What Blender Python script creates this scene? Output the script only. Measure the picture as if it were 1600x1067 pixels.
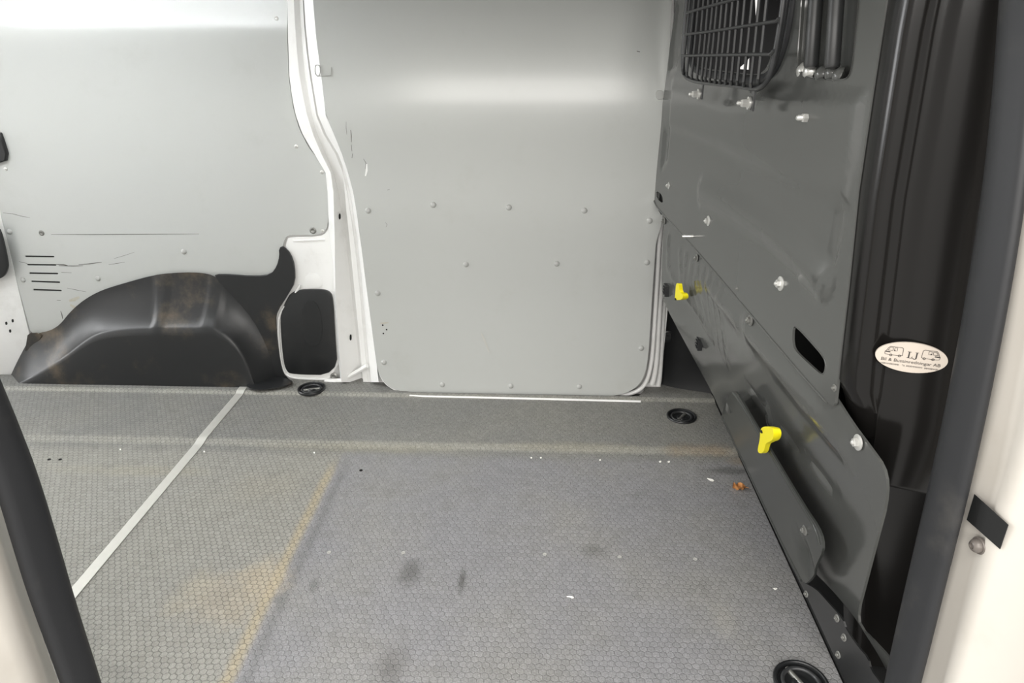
import bpy, bmesh, math, random
from mathutils import Vector, Matrix, geometry
random.seed(7)
for o in list(bpy.data.objects): bpy.data.objects.remove(o)
SC = bpy.context.scene; COL = SC.collection

# ------------------------------------------------------------------ camera
FPX, YAW, PITCH, ROLL = 1115.0, math.radians(-2.468), math.radians(23.35), math.radians(0.15)
CAM = Vector((0.0, -2.09, 1.10))
f0 = Vector((math.sin(YAW), math.cos(YAW), 0)); r0 = Vector((math.cos(YAW), -math.sin(YAW), 0))
FW = f0*math.cos(PITCH) + Vector((0, 0, -math.sin(PITCH)))
d0 = Vector((0, 0, -math.cos(PITCH))) - f0*math.sin(PITCH)
RT = r0*math.cos(ROLL) + d0*math.sin(ROLL)
DN = d0*math.cos(ROLL) - r0*math.sin(ROLL)
cd = bpy.data.cameras.new('camera'); co = bpy.data.objects.new('camera', cd); COL.objects.link(co)
cd.sensor_width = 36; cd.lens = 36*FPX/1600; cd.clip_start = 0.02; cd.clip_end = 60
m = Matrix((RT, -DN, -FW)).transposed().to_4x4(); m.translation = CAM; co.matrix_world = m
SC.camera = co

# ------------------------------------------------------------------ light
SC.view_settings.view_transform = 'Standard'; SC.view_settings.look = 'None'
SC.view_settings.exposure = 0.2; SC.view_settings.gamma = 1; SC.view_settings.use_curve_mapping = False
wd = bpy.data.worlds.new('workshop'); SC.world = wd; wd.use_nodes = True
wd.node_tree.nodes['Background'].inputs[0].default_value = (1.0, 0.97, 0.93, 1)
wd.node_tree.nodes['Background'].inputs[1].default_value = 0.9
def area(name, loc, target, sx, sy, power, col):
    l = bpy.data.lights.new(name, 'AREA'); l.shape = 'RECTANGLE'; l.size = sx; l.size_y = sy
    l.energy = power; l.color = col
    o = bpy.data.objects.new(name, l); COL.objects.link(o); o.location = loc
    o.rotation_euler = (Vector(target) - Vector(loc)).to_track_quat('-Z', 'Y').to_euler()
    return o
area('workshop_light', (-0.4, -8.6, 3.2), (-0.2, 0, 0.7), 13.0, 1.3, 660, (1.0, 0.97, 0.93))
area('workshop_light', (-0.2, -3.5, 3.4), (-0.2, -.9, 0), 4.0, .9, 120, (1.0, 0.97, 0.94))
area('workshop_light', (-5.2, -0.6, 2.5), (-0.3, -.5, 0.6), 1.2, 4.0, 170, (0.97, 0.985, 1.0))

# ------------------------------------------------------------------ pixel helpers (directions only; depth comes from a surface)
def ray(px, py): return RT*((px-800)/FPX) + DN*((py-533.5)/FPX) + FW
def hit(px, py, F, lo=0.25, hi=4.5):
    r = ray(px, py); a, b = lo, hi; sa = F(CAM + r*a)
    n = 60; prev = a
    for i in range(1, n+1):
        t = lo + (hi-lo)*i/n; s = F(CAM + r*t)
        if s*sa <= 0: b = t; a = prev; break
        prev = t
    else: return CAM + r*hi
    for _ in range(40):
        c = (a+b)/2
        if F(CAM + r*c)*sa > 0: a = c
        else: b = c
    return CAM + r*((a+b)/2)
def on_z(px, py, z=0.0): r = ray(px, py); return CAM + r*((z-CAM.z)/r.z)
def on_y(px, py, y): r = ray(px, py); return CAM + r*((y-CAM.y)/r.y)
def on_x(px, py, x): r = ray(px, py); return CAM + r*((x-CAM.x)/r.x)
def sm(a, b, t): t = max(0, min(1, (t-a)/(b-a))); return t*t*(3-2*t)
def curve1(pts):
    def f(v):
        if v <= pts[0][0]: return pts[0][1]
        for i in range(len(pts)-1):
            if v <= pts[i+1][0]:
                x0, y0 = pts[i]; x1, y1 = pts[i+1]
                xm, ym = pts[i-1] if i else pts[i]; xp, yp = pts[i+2] if i+2 < len(pts) else pts[i+1]
                m0 = (y1-ym)/(x1-xm); m1 = (yp-y0)/(xp-x0); h = x1-x0; t = (v-x0)/h
                return (2*t**3-3*t**2+1)*y0 + (t**3-2*t**2+t)*h*m0 + (-2*t**3+3*t**2)*y1 + (t**3-t**2)*h*m1
        return pts[-1][1]
    return f

# surfaces of the place --------------------------------------------------------
DOORP = curve1([(-.2, 0), (.3, 0), (.48, .002), (.60, .0065), (.67, .0055), (.73, .0055), (.79, .010), (.86, .0165), (.92, .014), (.99, .004), (1.06, .0005), (1.14, .004), (1.22, .014), (1.5, .07)])
SIDEP = curve1([(-.2, 0), (.4, 0), (.62, .001), (.85, .006), (1.0, .015), (1.08, .0225), (1.12, .0185), (1.17, .008), (1.23, .002), (1.5, .02)])
def Ydoor(x, z): return -DOORP(z)
def Yside(x, z): return .090 - SIDEP(z)
def Ypill(x, z): return .095 - .5*DOORP(z)
def wallhit(Y, off=0): return lambda px, py: hit(px, py, lambda p: p.y - (Y(p.x, p.z)-off), .8, 4)
def xu(y): return .327 - .0926*(min(y, 0)+.02)
def zb(y): return .36 + .21*sm(0, -.55, y)
def SB(y, z):
    X, Zb = xu(y), zb(y)
    if z >= Zb: return X
    t = (Zb-z)/Zb
    return X + (.560-X)*(t if t > .12 else t*t/.12*.5+.06*t/.12 if False else t)
def bulkhit(off=0): return lambda px, py: hit(px, py, lambda p: p.x - (SB(p.y, p.z)-off), .5, 4.5)
def floorhit(z=0): return lambda px, py: on_z(px, py, z)

# ------------------------------------------------------------------ materials
MATS = {}
class NT:
    def __init__(s, m): s.t = m.node_tree; s.n = s.t.nodes; s.l = s.t.links
    def add(s, typ, **k):
        n = s.n.new(typ)
        for a, b in k.items(): setattr(n, a, b)
        return n
    def lk(s, a, b): s.l.new(a, b)
    def val(s, sock, v):
        if hasattr(v, 'is_linked') or hasattr(v, 'links'): s.lk(v, sock)
        else: sock.default_value = v
    def math(s, op, a, b=None, c=None, clamp=False):
        n = s.add('ShaderNodeMath', operation=op); n.use_clamp = clamp
        s.val(n.inputs[0], a)
        if b is not None: s.val(n.inputs[1], b)
        if c is not None: s.val(n.inputs[2], c)
        return n.outputs[0]
    def vm(s, op, a, b=None, c=None):
        n = s.add('ShaderNodeVectorMath', operation=op)
        s.val(n.inputs[0], a)
        if b is not None: s.val(n.inputs[1], b)
        if c is not None: s.val(n.inputs[2], c)
        return n.outputs['Value'] if op in ('DOT_PRODUCT', 'LENGTH', 'DISTANCE') else n.outputs['Vector']
    def mix(s, f, a, b, bt='MIX'):
        n = s.add('ShaderNodeMix', data_type='RGBA', blend_type=bt)
        s.val(n.inputs['Factor'], f)
        for nm, v in (('A', a), ('B', b)):
            so = [i for i in n.inputs if i.name == nm and i.type == 'RGBA'][0]
            s.val(so, v if not isinstance(v, tuple) else (*v[:3], 1))
        return [o for o in n.outputs if o.type == 'RGBA'][0]
    def ramp(s, f, a, b):
        n = s.add('ShaderNodeMapRange'); n.interpolation_type = 'SMOOTHSTEP'
        s.val(n.inputs[0], f); n.inputs[1].default_value = a; n.inputs[2].default_value = b
        return n.outputs[0]
    def noise(s, vec, scale, detail=4, rough=.55):
        n = s.add('ShaderNodeTexNoise'); s.val(n.inputs['Vector'], vec)
        n.inputs['Scale'].default_value = scale; n.inputs['Detail'].default_value = detail; n.inputs['Roughness'].default_value = rough
        return n.outputs['Fac']
def srgb(r, g, b):
    f = lambda c: ((c/255+.055)/1.055)**2.4 if c > 10 else c/255/12.92
    return (f(r), f(g), f(b))
def mat(name, col, rough=.5, metal=0, spec=.5, var=.0, vscale=8, dirt=None, dirtamt=0, dscale=14, bump=0, bscale=60, coat=0, rvar=0):
    if name in MATS: return MATS[name]
    m = bpy.data.materials.new(name); m.use_nodes = True; t = NT(m); b = t.n['Principled BSDF']
    tc = t.add('ShaderNodeTexCoord').outputs['Object']
    c = None
    if var:
        c = t.mix(t.noise(tc, vscale), tuple(max(0, x*(1-var)) for x in col), tuple(min(1, x*(1+var)) for x in col))
    if dirt:
        f = t.math('MULTIPLY', t.ramp(t.noise(tc, dscale, 8, .65), .52, .75), dirtamt)
        c = t.mix(f, c if c else col, dirt)
    if c: t.lk(c, b.inputs['Base Color'])
    else: b.inputs['Base Color'].default_value = (*col, 1)
    b.inputs['Roughness'].default_value = rough; b.inputs['Metallic'].default_value = metal
    b.inputs['Specular IOR Level'].default_value = spec; b.inputs['Coat Weight'].default_value = coat
    if rvar:
        t.lk(t.math('MULTIPLY_ADD', t.noise(tc, vscale*2.3), rvar*2, rough-rvar), b.inputs['Roughness'])
    if bump:
        n = t.add('ShaderNodeBump'); n.inputs['Strength'].default_value = bump; n.inputs['Distance'].default_value = .001
        t.lk(t.noise(tc, bscale, 3), n.inputs['Height']); t.lk(n.outputs[0], b.inputs['Normal'])
    MATS[name] = m; return m

WHITE = mat('white_body_paint', srgb(226, 226, 224), .32, var=.03, dirt=srgb(150, 146, 135), dirtamt=.18, dscale=9, coat=.15)
WARM_LIT_WHITE = mat('warm_lit_white_paint', srgb(212, 207, 198), .3, var=.02, dirt=srgb(170, 160, 140), dirtamt=.15, dscale=5, coat=.2)  # body white with the warm outside light tinted into the colour
PANEL = mat('grey_lining_plastic', srgb(178, 180, 177), .26, var=.03, vscale=3, dirt=srgb(140, 138, 126), dirtamt=.12, dscale=6, spec=.6)
CAPM = mat('grey_screw_cap', srgb(168, 169, 166), .45)
BLACK = mat('black_moulded_plastic', srgb(32, 33, 34), .38, var=.12, dirt=srgb(112, 98, 78), dirtamt=.6, dscale=4.5, bump=.15, bscale=180, rvar=.08)
COVER = mat('black_smooth_plastic', srgb(30, 31, 32), .33, var=.08, dirt=srgb(70, 68, 62), dirtamt=.15)
BULK = mat('dark_grey_bulkhead_paint', srgb(76, 77, 75), .16, var=.04, vscale=3, spec=.6, bump=.012, bscale=40, rvar=.04)
COLM = mat('dark_column_paint', srgb(20, 19, 18), .18, spec=.3, var=.05, vscale=3)
RAILM = mat('dark_rail_paint', srgb(52, 54, 52), .22, var=.05)
GAP_SHADE = mat('gap_shade_black', srgb(14, 14, 14), .8)
RUBB = mat('black_rubber_seal', srgb(36, 37, 39), .5, var=.1, dirt=srgb(95, 92, 86), dirtamt=.2, dscale=9, spec=.35, bump=.1, bscale=150)
WIRE = mat('black_coated_wire', srgb(48, 49, 50), .35)
ZINC = mat('zinc_plated_steel', srgb(200, 200, 196), .32, metal=.55)
DZINC = mat('dull_steel', srgb(128, 128, 124), .4, metal=.6)
YEL = mat('yellow_plastic', srgb(240, 226, 20), .4)
ALU = mat('brushed_aluminium', srgb(208, 207, 200), .42, metal=.55, var=.06, vscale=30)
STICK = mat('cream_sticker_vinyl', srgb(196, 186, 174), .4)
INK = mat('sticker_ink', srgb(48, 44, 42), .6)
DARK = mat('dark_hole', srgb(8, 8, 8), .9)
LEAF = mat('dry_leaf', srgb(176, 122, 70), .8, var=.4, vscale=150)
PAPER = mat('white_scrap', srgb(235, 234, 228), .8)
MARK = mat('scuff_mark', srgb(96, 95, 90), .7, var=.4, vscale=120)
LMARK = mat('pale_scuff_mark', srgb(226, 227, 224), .6)
TANMK = mat('tan_scuff_mark', srgb(168, 165, 152), .7, var=.2, vscale=100)
CABM = mat('black_cab_trim', srgb(32, 32, 34), .6, var=.1)

def floor_material():
    m = bpy.data.materials.new('hex_pattern_floor'); m.use_nodes = True; t = NT(m); b = t.n['Principled BSDF']
    P = t.add('ShaderNodeTexCoord').outputs['Object']
    S = .0145
    wob = t.add('ShaderNodeTexNoise'); t.lk(P, wob.inputs['Vector']); wob.inputs['Scale'].default_value = 70
    Pw = t.vm('ADD', P, t.vm('SCALE', t.vm('SUBTRACT', wob.outputs['Color'], (.5, .5, .5)), None)); Pw.node.inputs[1].links[0].from_node.inputs['Scale'].default_value = .006
    flat = t.vm('MULTIPLY', Pw, (1/S, 1/S, 0))
    p = t.vm('ADD', flat, (400.0, 400*1.7320508, 0))
    R = (1.0, 1.7320508, 1.0); H = (.5, .8660254, 0.0)
    a = t.vm('SUBTRACT', t.vm('MODULO', p, R), H)
    q = t.vm('SUBTRACT', t.vm('MODULO', t.vm('SUBTRACT', p, H), R), H)
    a = t.vm('MULTIPLY', a, (1, 1, 0)); q = t.vm('MULTIPLY', q, (1, 1, 0))
    sel = t.math('LESS_THAN', t.vm('DOT_PRODUCT', a, a), t.vm('DOT_PRODUCT', q, q))
    mx = t.add('ShaderNodeMix', data_type='VECTOR'); t.lk(sel, mx.inputs['Factor'])
    va = [i for i in mx.inputs if i.name == 'A' and i.type == 'VECTOR'][0]; vb = [i for i in mx.inputs if i.name == 'B' and i.type == 'VECTOR'][0]
    t.lk(q, va); t.lk(a, vb); g = [o for o in mx.outputs if o.type == 'VECTOR'][0]
    ab = t.vm('ABSOLUTE', g)
    sx = t.add('ShaderNodeSeparateXYZ'); t.lk(ab, sx.inputs[0])
    hd = t.math('MAXIMUM', sx.outputs[0], t.vm('DOT_PRODUCT', ab, (.5, .8660254, 0)))     # 0 centre .. .5 edge
    cid = t.vm('SUBTRACT', p, g)
    wn = t.add('ShaderNodeTexWhiteNoise', noise_dimensions='2D'); t.lk(t.vm('SNAP', cid, (.25, .25, .25)), wn.inputs['Vector'])
    line = t.ramp(hd, .38, .49)
    so = t.add('ShaderNodeSeparateXYZ'); t.lk(P, so.inputs[0]); X, Y = so.outputs[0], so.outputs[1]
    n1 = t.noise(P, 3.0, 6, .6); n2 = t.noise(P, 12, 6, .65); nf = t.noise(P, 320, 3, .7); ng = t.noise(P, 150, 2, .6)
    xb = t.math('ADD', X, t.math('MULTIPLY', t.math('SUBTRACT', n2, .5), .014))
    left = t.ramp(xb, -.552, -.566)                                   # worn, dusty strip left of the boundary
    far = t.ramp(Y, -.40, -.34)
    base = t.mix(left, srgb(127, 127, 129), srgb(138, 137, 131))
    base = t.mix(far, base, srgb(118, 118, 115))
    for y0, wd_ in ((-.322, .024), (-.024, .016)):
        wr = t.math('MULTIPLY', t.ramp(t.math('ABSOLUTE', t.math('SUBTRACT', Y, y0)), wd_, wd_*.3), t.math('MULTIPLY_ADD', n2, 1.1, -.05))
        base = t.mix(t.math('MULTIPLY', wr, .6), base, srgb(172, 170, 158))
    base = t.mix(t.math('MULTIPLY', t.ramp(n1, .35, .7), .35), base, srgb(140, 138, 128))
    base = t.mix(t.math('MULTIPLY', t.ramp(n2, .5, .75), .25), base, srgb(96, 96, 95))
    # dirt along the boundary line and brown blotches next to it
    dl = t.math('ABSOLUTE', t.math('ADD', xb, .572))
    near = t.ramp(Y, -.38, -.5)
    dirt = t.math('MULTIPLY', t.ramp(dl, .022, .0), near)
    base = t.mix(t.math('MULTIPLY', dirt, .7), base, srgb(160, 148, 122))
    dk = t.math('MULTIPLY', t.ramp(t.math('ABSOLUTE', t.math('ADD', xb, .535)), .02, .0), near)
    base = t.mix(t.math('MULTIPLY', dk, .35), base, srgb(84, 84, 84))
    def blob(cx, cy, rx, ry, col, amt, base, edge=.55):
        d = t.vm('LENGTH', t.vm('MULTIPLY', t.vm('SUBTRACT', P, (cx, cy, 0)), (1/rx, 1/ry, 0)))
        d = t.math('ADD', d, t.math('MULTIPLY', t.math('SUBTRACT', n2, .5), 1.8))
        return t.mix(t.math('MULTIPLY', t.ramp(d, 1.15, edge-.35), amt), base, col)
    for (px, py, rx, ry, col, amt) in [
        (410, 915, .07, .10, (168, 156, 132), .55), (350, 935, .12, .10, (152, 143, 126), .5), (300, 920, .05, .09, (156, 149, 130), .35),
        (900, 700, .30, .03, (142, 138, 122), .4), (1100, 705, .12, .04, (138, 120, 96), .55), (560, 700, .35, .03, (142, 138, 122), .4),
        (210, 735, .25, .035, (148, 144, 130), .5), (420, 760, .12, .1, (142, 138, 126), .4), (640, 895, .035, .05, (78, 77, 75), .6), (722, 908, .012, .05, (62, 60, 58), .7),
        (610, 1040, .04, .06, (84, 82, 80), .5), (928, 860, .035, .035, (92, 91, 88), .5), (1130, 965, .03, .06, (150, 148, 140), .35),
        (1140, 735, .10, .02, (74, 73, 71), .6), (490, 915, .015, .03, (90, 90, 90), .5), (1160, 720, .05, .03, (150, 132, 108), .4)]:
        w = on_z(px, py); base = blob(w.x, w.y, rx, ry, srgb(*col), amt, base)
    var = t.math('MULTIPLY_ADD', wn.outputs['Value'], .14, .93)
    spk = t.math('MULTIPLY_ADD', nf, t.math('MULTIPLY_ADD', left, -.6, 1.6), t.math('MULTIPLY_ADD', left, .3, .2))
    spk2 = t.math('MULTIPLY_ADD', ng, .5, .75)
    tot = t.math('MULTIPLY', t.math('MULTIPLY', var, spk), spk2)
    lin = t.math('SUBTRACT', 1.0, t.math('MULTIPLY', line, t.math('MULTIPLY_ADD', left, .24, .15)))
    tot = t.math('MULTIPLY', tot, lin)
    cm = t.add('ShaderNodeCombineXYZ'); [t.lk(tot, cm.inputs[i]) for i in range(3)]
    col = t.mix(1.0, base, cm.outputs[0], 'MULTIPLY')
    t.lk(col, b.inputs['Base Color'])
    t.lk(t.math('MULTIPLY_ADD', n2, .2, .42), b.inputs['Roughness'])
    b.inputs['Specular IOR Level'].default_value = .4
    bp = t.add('ShaderNodeBump'); bp.inputs['Strength'].default_value = .55; bp.inputs['Distance'].default_value = .0012
    hh = t.math('ADD', t.math('SUBTRACT', 1.0, line), t.math('MULTIPLY', nf, .6))
    t.lk(hh, bp.inputs['Height']); t.lk(bp.outputs[0], b.inputs['Normal'])
    return m
FLOORM = floor_material()

# ------------------------------------------------------------------ object helpers
def prop(o, label=None, cat=None, group=None, kind=None):
    for k, v in (('label', label), ('category', cat), ('group', group), ('kind', kind)):
        if v: o[k] = v
    return o
def link(name, me, material, parent=None, smooth=35):
    o = bpy.data.objects.new(name, me); COL.objects.link(o)
    if material and not me.materials: me.materials.append(material)
    if parent:
        o.parent = parent; o.matrix_parent_inverse = Matrix.Translation(-parent.location)
    return o
def finish(name, bm, material, parent=None, smooth=35):
    bmesh.ops.recalc_face_normals(bm, faces=bm.faces)
    me = bpy.data.meshes.new(name); bm.to_mesh(me); bm.free()
    if smooth:
        for p in me.polygons: p.use_smooth = True
        me.set_sharp_from_angle(angle=math.radians(smooth))
    return link(name, me, material, parent)
def empty(name, loc, label, cat, group=None):
    o = bpy.data.objects.new(name, None); COL.objects.link(o); o.location = loc; o.empty_display_size = .02
    return prop(o, label, cat, group)
def chaikin(p, n=2, closed=True):
    for _ in range(n):
        q = []; N = len(p)
        if not closed: q.append(p[0])
        for i in range(N if closed else N-1):
            a, b = p[i], p[(i+1) % N]
            q.append(tuple(a[k]*.75+b[k]*.25 for k in range(len(a)))); q.append(tuple(a[k]*.25+b[k]*.75 for k in range(len(a))))
        if not closed: q.append(p[-1])
        p = q
    return p
def resample(p, step, closed=True):
    out = []; N = len(p)
    for i in range(N if closed else N-1):
        a, b = Vector(p[i]), Vector(p[(i+1) % N]); n = max(1, int((b-a).length/step))
        for k in range(n): out.append(tuple(a.lerp(b, k/n)))
    if not closed: out.append(tuple(p[-1]))
    return out
def sheet(name, outline, to3d, thick, material, parent=None, holes=(), gu=None, gv=None, relief=None, smooth=35):
    """outline / holes: 2-D loops (u,v); to3d(u,v,d): point on the surface lifted by d. Makes a plate d=0 front, d=-thick back."""
    bm = bmesh.new()
    for loop in [outline, *holes]:
        vs = [bm.verts.new((u, v, 0)) for u, v in loop]
        for i in range(len(vs)): bm.edges.new((vs[i], vs[(i+1) % len(vs)]))
    bmesh.ops.triangle_fill(bm, edges=bm.edges[:], use_beauty=True, normal=(0, 0, 1))
    us = [p[0] for p in outline]; vs_ = [p[1] for p in outline]
    for ax, lo, hi, st in ((0, min(us), max(us), gu), (1, min(vs_), max(vs_), gv)):
        if not st: continue
        vals = st if isinstance(st, (list, tuple)) else [lo+st*k for k in range(1, int((hi-lo)/st)+1)]
        for c in vals:
            if lo+1e-4 < c < hi-1e-4:
                no = (1, 0, 0) if ax == 0 else (0, 1, 0); pt = (c, 0, 0) if ax == 0 else (0, c, 0)
                bmesh.ops.bisect_plane(bm, geom=bm.verts[:]+bm.edges[:]+bm.faces[:], dist=1e-6, plane_co=pt, plane_no=no)
    base = [(v.co.x, v.co.y) for v in bm.verts]
    bm.verts.index_update()
    if thick:
        back = []
        for v in bm.verts[:]: back.append(bm.verts.new(v.co))
        fs = bm.faces[:]; be = [e for e in bm.edges if len(e.link_faces) == 1]
        nv = len(base)
        idx = {v: i for i, v in enumerate(bm.verts)}
        V = list(bm.verts)
        for f in fs: bm.faces.new([back[idx[v]] for v in reversed(f.verts)])
        for e in be:
            a, b = e.verts; bm.faces.new((a, b, back[idx[b]], back[idx[a]]))
        for i, (u, v) in enumerate(base):
            d = relief(u, v) if relief else 0
            V[i].co = to3d(u, v, d); back[i].co = to3d(u, v, d-thick)
    else:
        for v, (a, b) in zip(list(bm.verts), base): v.co = to3d(a, b, relief(a, b) if relief else 0)
    return finish(name, bm, material, parent, smooth)
def tube(bm, pts, r, seg=8, caps=True, closed=False, sx=1.0, up=None):
    pts = [Vector(p) for p in pts]; N = len(pts); rings = []; nrm = None
    for i, p in enumerate(pts):
        if closed: d = pts[(i+1) % N]-pts[i-1]
        else: d = pts[min(i+1, N-1)]-pts[max(i-1, 0)]
        d.normalize()
        if nrm is None:
            nrm = Vector(up) if up else (Vector((0, 0, 1)) if abs(d.z) < .9 else Vector((0, 1, 0)))
        nrm = (nrm - d*nrm.dot(d)).normalized(); bi = d.cross(nrm)
        rr = r[i] if isinstance(r, (list, tuple)) else r
        rings.append([bm.verts.new(p + nrm*math.cos(2*math.pi*k/seg)*rr + bi*math.sin(2*math.pi*k/seg)*rr*sx) for k in range(seg)])
    for i in range(N if closed else N-1):
        a, b = rings[i], rings[(i+1) % N]
        for k in range(seg): bm.faces.new((a[k], a[(k+1) % seg], b[(k+1) % seg], b[k]))
    if caps and not closed: bm.faces.new(list(reversed(rings[0]))); bm.faces.new(rings[-1])
def tubeobj(name, pts, r, material, parent=None, **k):
    bm = bmesh.new(); tube(bm, pts, r, **k); return finish(name, bm, material, parent, 50)
def lathe(bm, prof, seg=20, M=None, caps=True):
    """prof: (radius, height) from bottom to top around +Z, then transformed by M"""
    rings = []
    for r, h in prof:
        rings.append([bm.verts.new((M or Matrix()) @ Vector((r*math.cos(2*math.pi*k/seg), r*math.sin(2*math.pi*k/seg), h))) for k in range(seg)])
    for a, b in zip(rings, rings[1:]):
        for k in range(seg): bm.faces.new((a[k], a[(k+1) % seg], b[(k+1) % seg], b[k]))
    if caps: bm.faces.new(list(reversed(rings[0]))); bm.faces.new(rings[-1])
def box(bm, c, s, rot=None):
    R_ = (rot or Matrix.Identity(3)); vs = []
    for i in (-1, 1):
        for j in (-1, 1):
            for k in (-1, 1): vs.append(bm.verts.new(Vector(c)+R_ @ Vector((i*s[0]/2, j*s[1]/2, k*s[2]/2))))
    for f in ((0, 1, 3, 2), (4, 6, 7, 5), (0, 4, 5, 1), (2, 3, 7, 6), (0, 2, 6, 4), (1, 5, 7, 3)): bm.faces.new([vs[i] for i in f])
def loft(name, rows, material, parent=None, smooth=40, closed=False):
    bm = bmesh.new(); R_ = [[bm.verts.new(p) for p in r] for r in rows]
    for a, b in zip(R_, R_[1:]):
        n = len(a)
        for i in range(n if closed else n-1): bm.faces.new((a[i], a[(i+1) % n], b[(i+1) % n], b[i]))
    return finish(name, bm, material, parent, smooth)
def axis_mat(loc, z, spin=0):
    q = Vector(z).to_track_quat('Z', 'Y'); return Matrix.Translation(loc) @ q.to_matrix().to_4x4() @ Matrix.Rotation(spin, 4, 'Z')
def place(mesh, name, material, parent, loc, z, spin=0, scale=1.0):
    o = link(name, mesh, material, None); M = axis_mat(loc, z, spin) @ Matrix.Scale(scale, 4)
    if parent: o.parent = parent; o.matrix_parent_inverse = Matrix.Translation(-parent.location)
    o.matrix_basis = M
    return o
def meshof(name, fn, smooth=35):
    bm = bmesh.new(); fn(bm); bmesh.ops.recalc_face_normals(bm, faces=bm.faces)
    me = bpy.data.meshes.new(name); bm.to_mesh(me); bm.free()
    for p in me.polygons: p.use_smooth = True
    me.set_sharp_from_angle(angle=math.radians(smooth)); return me

def W2(Y, off=0.0):
    h = wallhit(Y)
    px = lambda L, n=2, st=None: [(q.x, q.z) for q in (h(*p) for p in (chaikin(L, n) if n else L))]
    return px, (lambda u, v, d: Vector((u, Y(u, v)-off-d, v)))
def B2(off=0.0):
    h = bulkhit(off)
    px = lambda L, n=2: [(q.y, q.z) for q in (h(*p) for p in (chaikin(L, n) if n else L))]
    return px, (lambda u, v, d: Vector((SB(u, v)-off-d, u, v)))
def seg_dist(p, a, b):
    ax, ay = a; bx, by = b; dx, dy = bx-ax, by-ay; t = ((p[0]-ax)*dx+(p[1]-ay)*dy)/(dx*dx+dy*dy+1e-12); t = max(0, min(1, t))
    return math.hypot(p[0]-ax-dx*t, p[1]-ay-dy*t)
def line_dist(p, L): return min(seg_dist(p, L[i], L[i+1]) for i in range(len(L)-1))
def inside(p, L):
    c = False; n = len(L); x, y = p
    for i in range(n):
        x1, y1 = L[i]; x2, y2 = L[(i+1) % n]
        if (y1 > y) != (y2 > y) and x < (x2-x1)*(y-y1)/(y2-y1)+x1: c = not c
    return c
def plateau(L, depth, fall):
    xs = [q[0] for q in L]; ys = [q[1] for q in L]; bb = (min(xs)-fall, max(xs)+fall, min(ys)-fall, max(ys)+fall)
    Lc = L+[L[0]]
    def f(u, v):
        if not (bb[0] < u < bb[1] and bb[2] < v < bb[3]): return 0
        d = line_dist((u, v), Lc); d = d if inside((u, v), L) else -d
        return depth*sm(-fall/2, fall/2, d)
    return f
def bead(L, depth, w):
    def f(u, v):
        d = line_dist((u, v), L); return depth*(1-sm(0, w, d)) if d < w else 0
    return f
def addup(*fs): return lambda u, v: sum(f(u, v) for f in fs)

# ================================================================== SETTING
# floor: main level, ramp up to a low platform along the far side, second small ramp at its edge
RAMP1 = (-.345, -.300); RAMP2 = (-.035, -.012)
def zf(y): return .0055*sm(RAMP1[0], RAMP1[1], y) + .007*sm(RAMP2[0], RAMP2[1], y)
fo = [(-2.15, -1.33), (.566, -1.33), (.566, .0), (.560, .035), (.535, .050), (.47, .075), (.42, .105), (.375, .112), (.352, .085), (.345, .03), (.325, -.006), (.30, -.0085),
      (-.42, -.0085), (-.47, .012), (-.505, .04), (-.53, .075), (-.56, .092), (-.62, .09), (-.66, .072), (-.70, .07), (-2.15, .07)]
gy = [-1.2, -1.0, -.8, -.6, -.45] + [RAMP1[0]+.0045*k for k in range(11)] + [-.2, -.1] + [RAMP2[0]+.003*k for k in range(9)]
RINGS = []
for q in ((487, 607), (1065, 650.5), (1252, 1066)):
    p = on_z(*q, .0); RINGS.append((on_z(*q, zf(p.y)+.001), .046 if q[0] < 1200 else .050))
rh = [[(c.x+.88*r*math.cos(2*math.pi*k/28), c.y+.88*r*math.sin(2*math.pi*k/28)) for k in range(28)] for c, r in RINGS]
fl = sheet('floor', fo, lambda u, v, d: Vector((u, v, zf(v)+d)), .012, FLOORM, holes=rh, gu=.2, gv=gy, smooth=60)
prop(fl, 'grey load floor with a fine hexagon anti-slip pattern', kind='structure')
# steel sub-floor below it
bm = bmesh.new(); box(bm, (-.75, -.55, -.05), (3.0, 1.75, .07)); sf = finish('floor', bm, mat('grey_subfloor', srgb(96, 97, 94), .6, var=.1), smooth=0)
prop(sf, 'grey steel sub-floor showing at the sliding door step', kind='structure')

# far body side: white steel skin behind the linings
def pill_to3d(u, v, d): return Vector((u, Ypill(u, v)-d, v))
pw = [(-2.2, -.02), (-.50, -.02), (-.50, 1.42), (-2.2, 1.42)]
def yskin(u, v, d): return Vector((u, .100 - .8*SIDEP(v) - d, v))
wall = sheet('wall_back', pw, yskin, .012, WHITE, gv=.03)
prop(wall, 'white painted steel body side behind the linings', kind='structure')

# the curved door post between the side lining and the sliding door: lofted from the lines the photo shows
def Lpx(pts): return pts
rows_y = [-165, -40, 0, 40, 80, 115, 150, 180, 210, 240, 270, 300, 335, 370, 410, 460, 510, 560, 597]
def interp(pts, y):
    for (x0, y0), (x1, y1) in zip(pts, pts[1:]):
        if y0 <= y <= y1: return x0+(x1-x0)*(y-y0)/(y1-y0)
    return pts[-1][0] if y > pts[-1][1] else pts[0][0]
eA = [(450, -40), (449, 0), (450, 60), (452, 120), (458, 165), (466, 195), (480, 225), (497, 248), (507, 262), (511, 280), (513, 340), (515, 372), (520, 400), (521.5, 460), (531, 590), (532, 600)]
eB = [(458, -40), (459, 0), (462, 60), (468, 120), (477, 170), (485, 200), (502, 240), (516, 265), (521, 300), (523, 380), (524, 460), (533, 590), (534, 600)]
eC = [(466, -40), (468, 0), (471, 60), (477, 120), (487, 180), (497, 215), (513, 250), (525, 280), (533, 320), (540, 370), (546, 420), (552, 480), (561, 560), (566, 600)]
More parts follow.
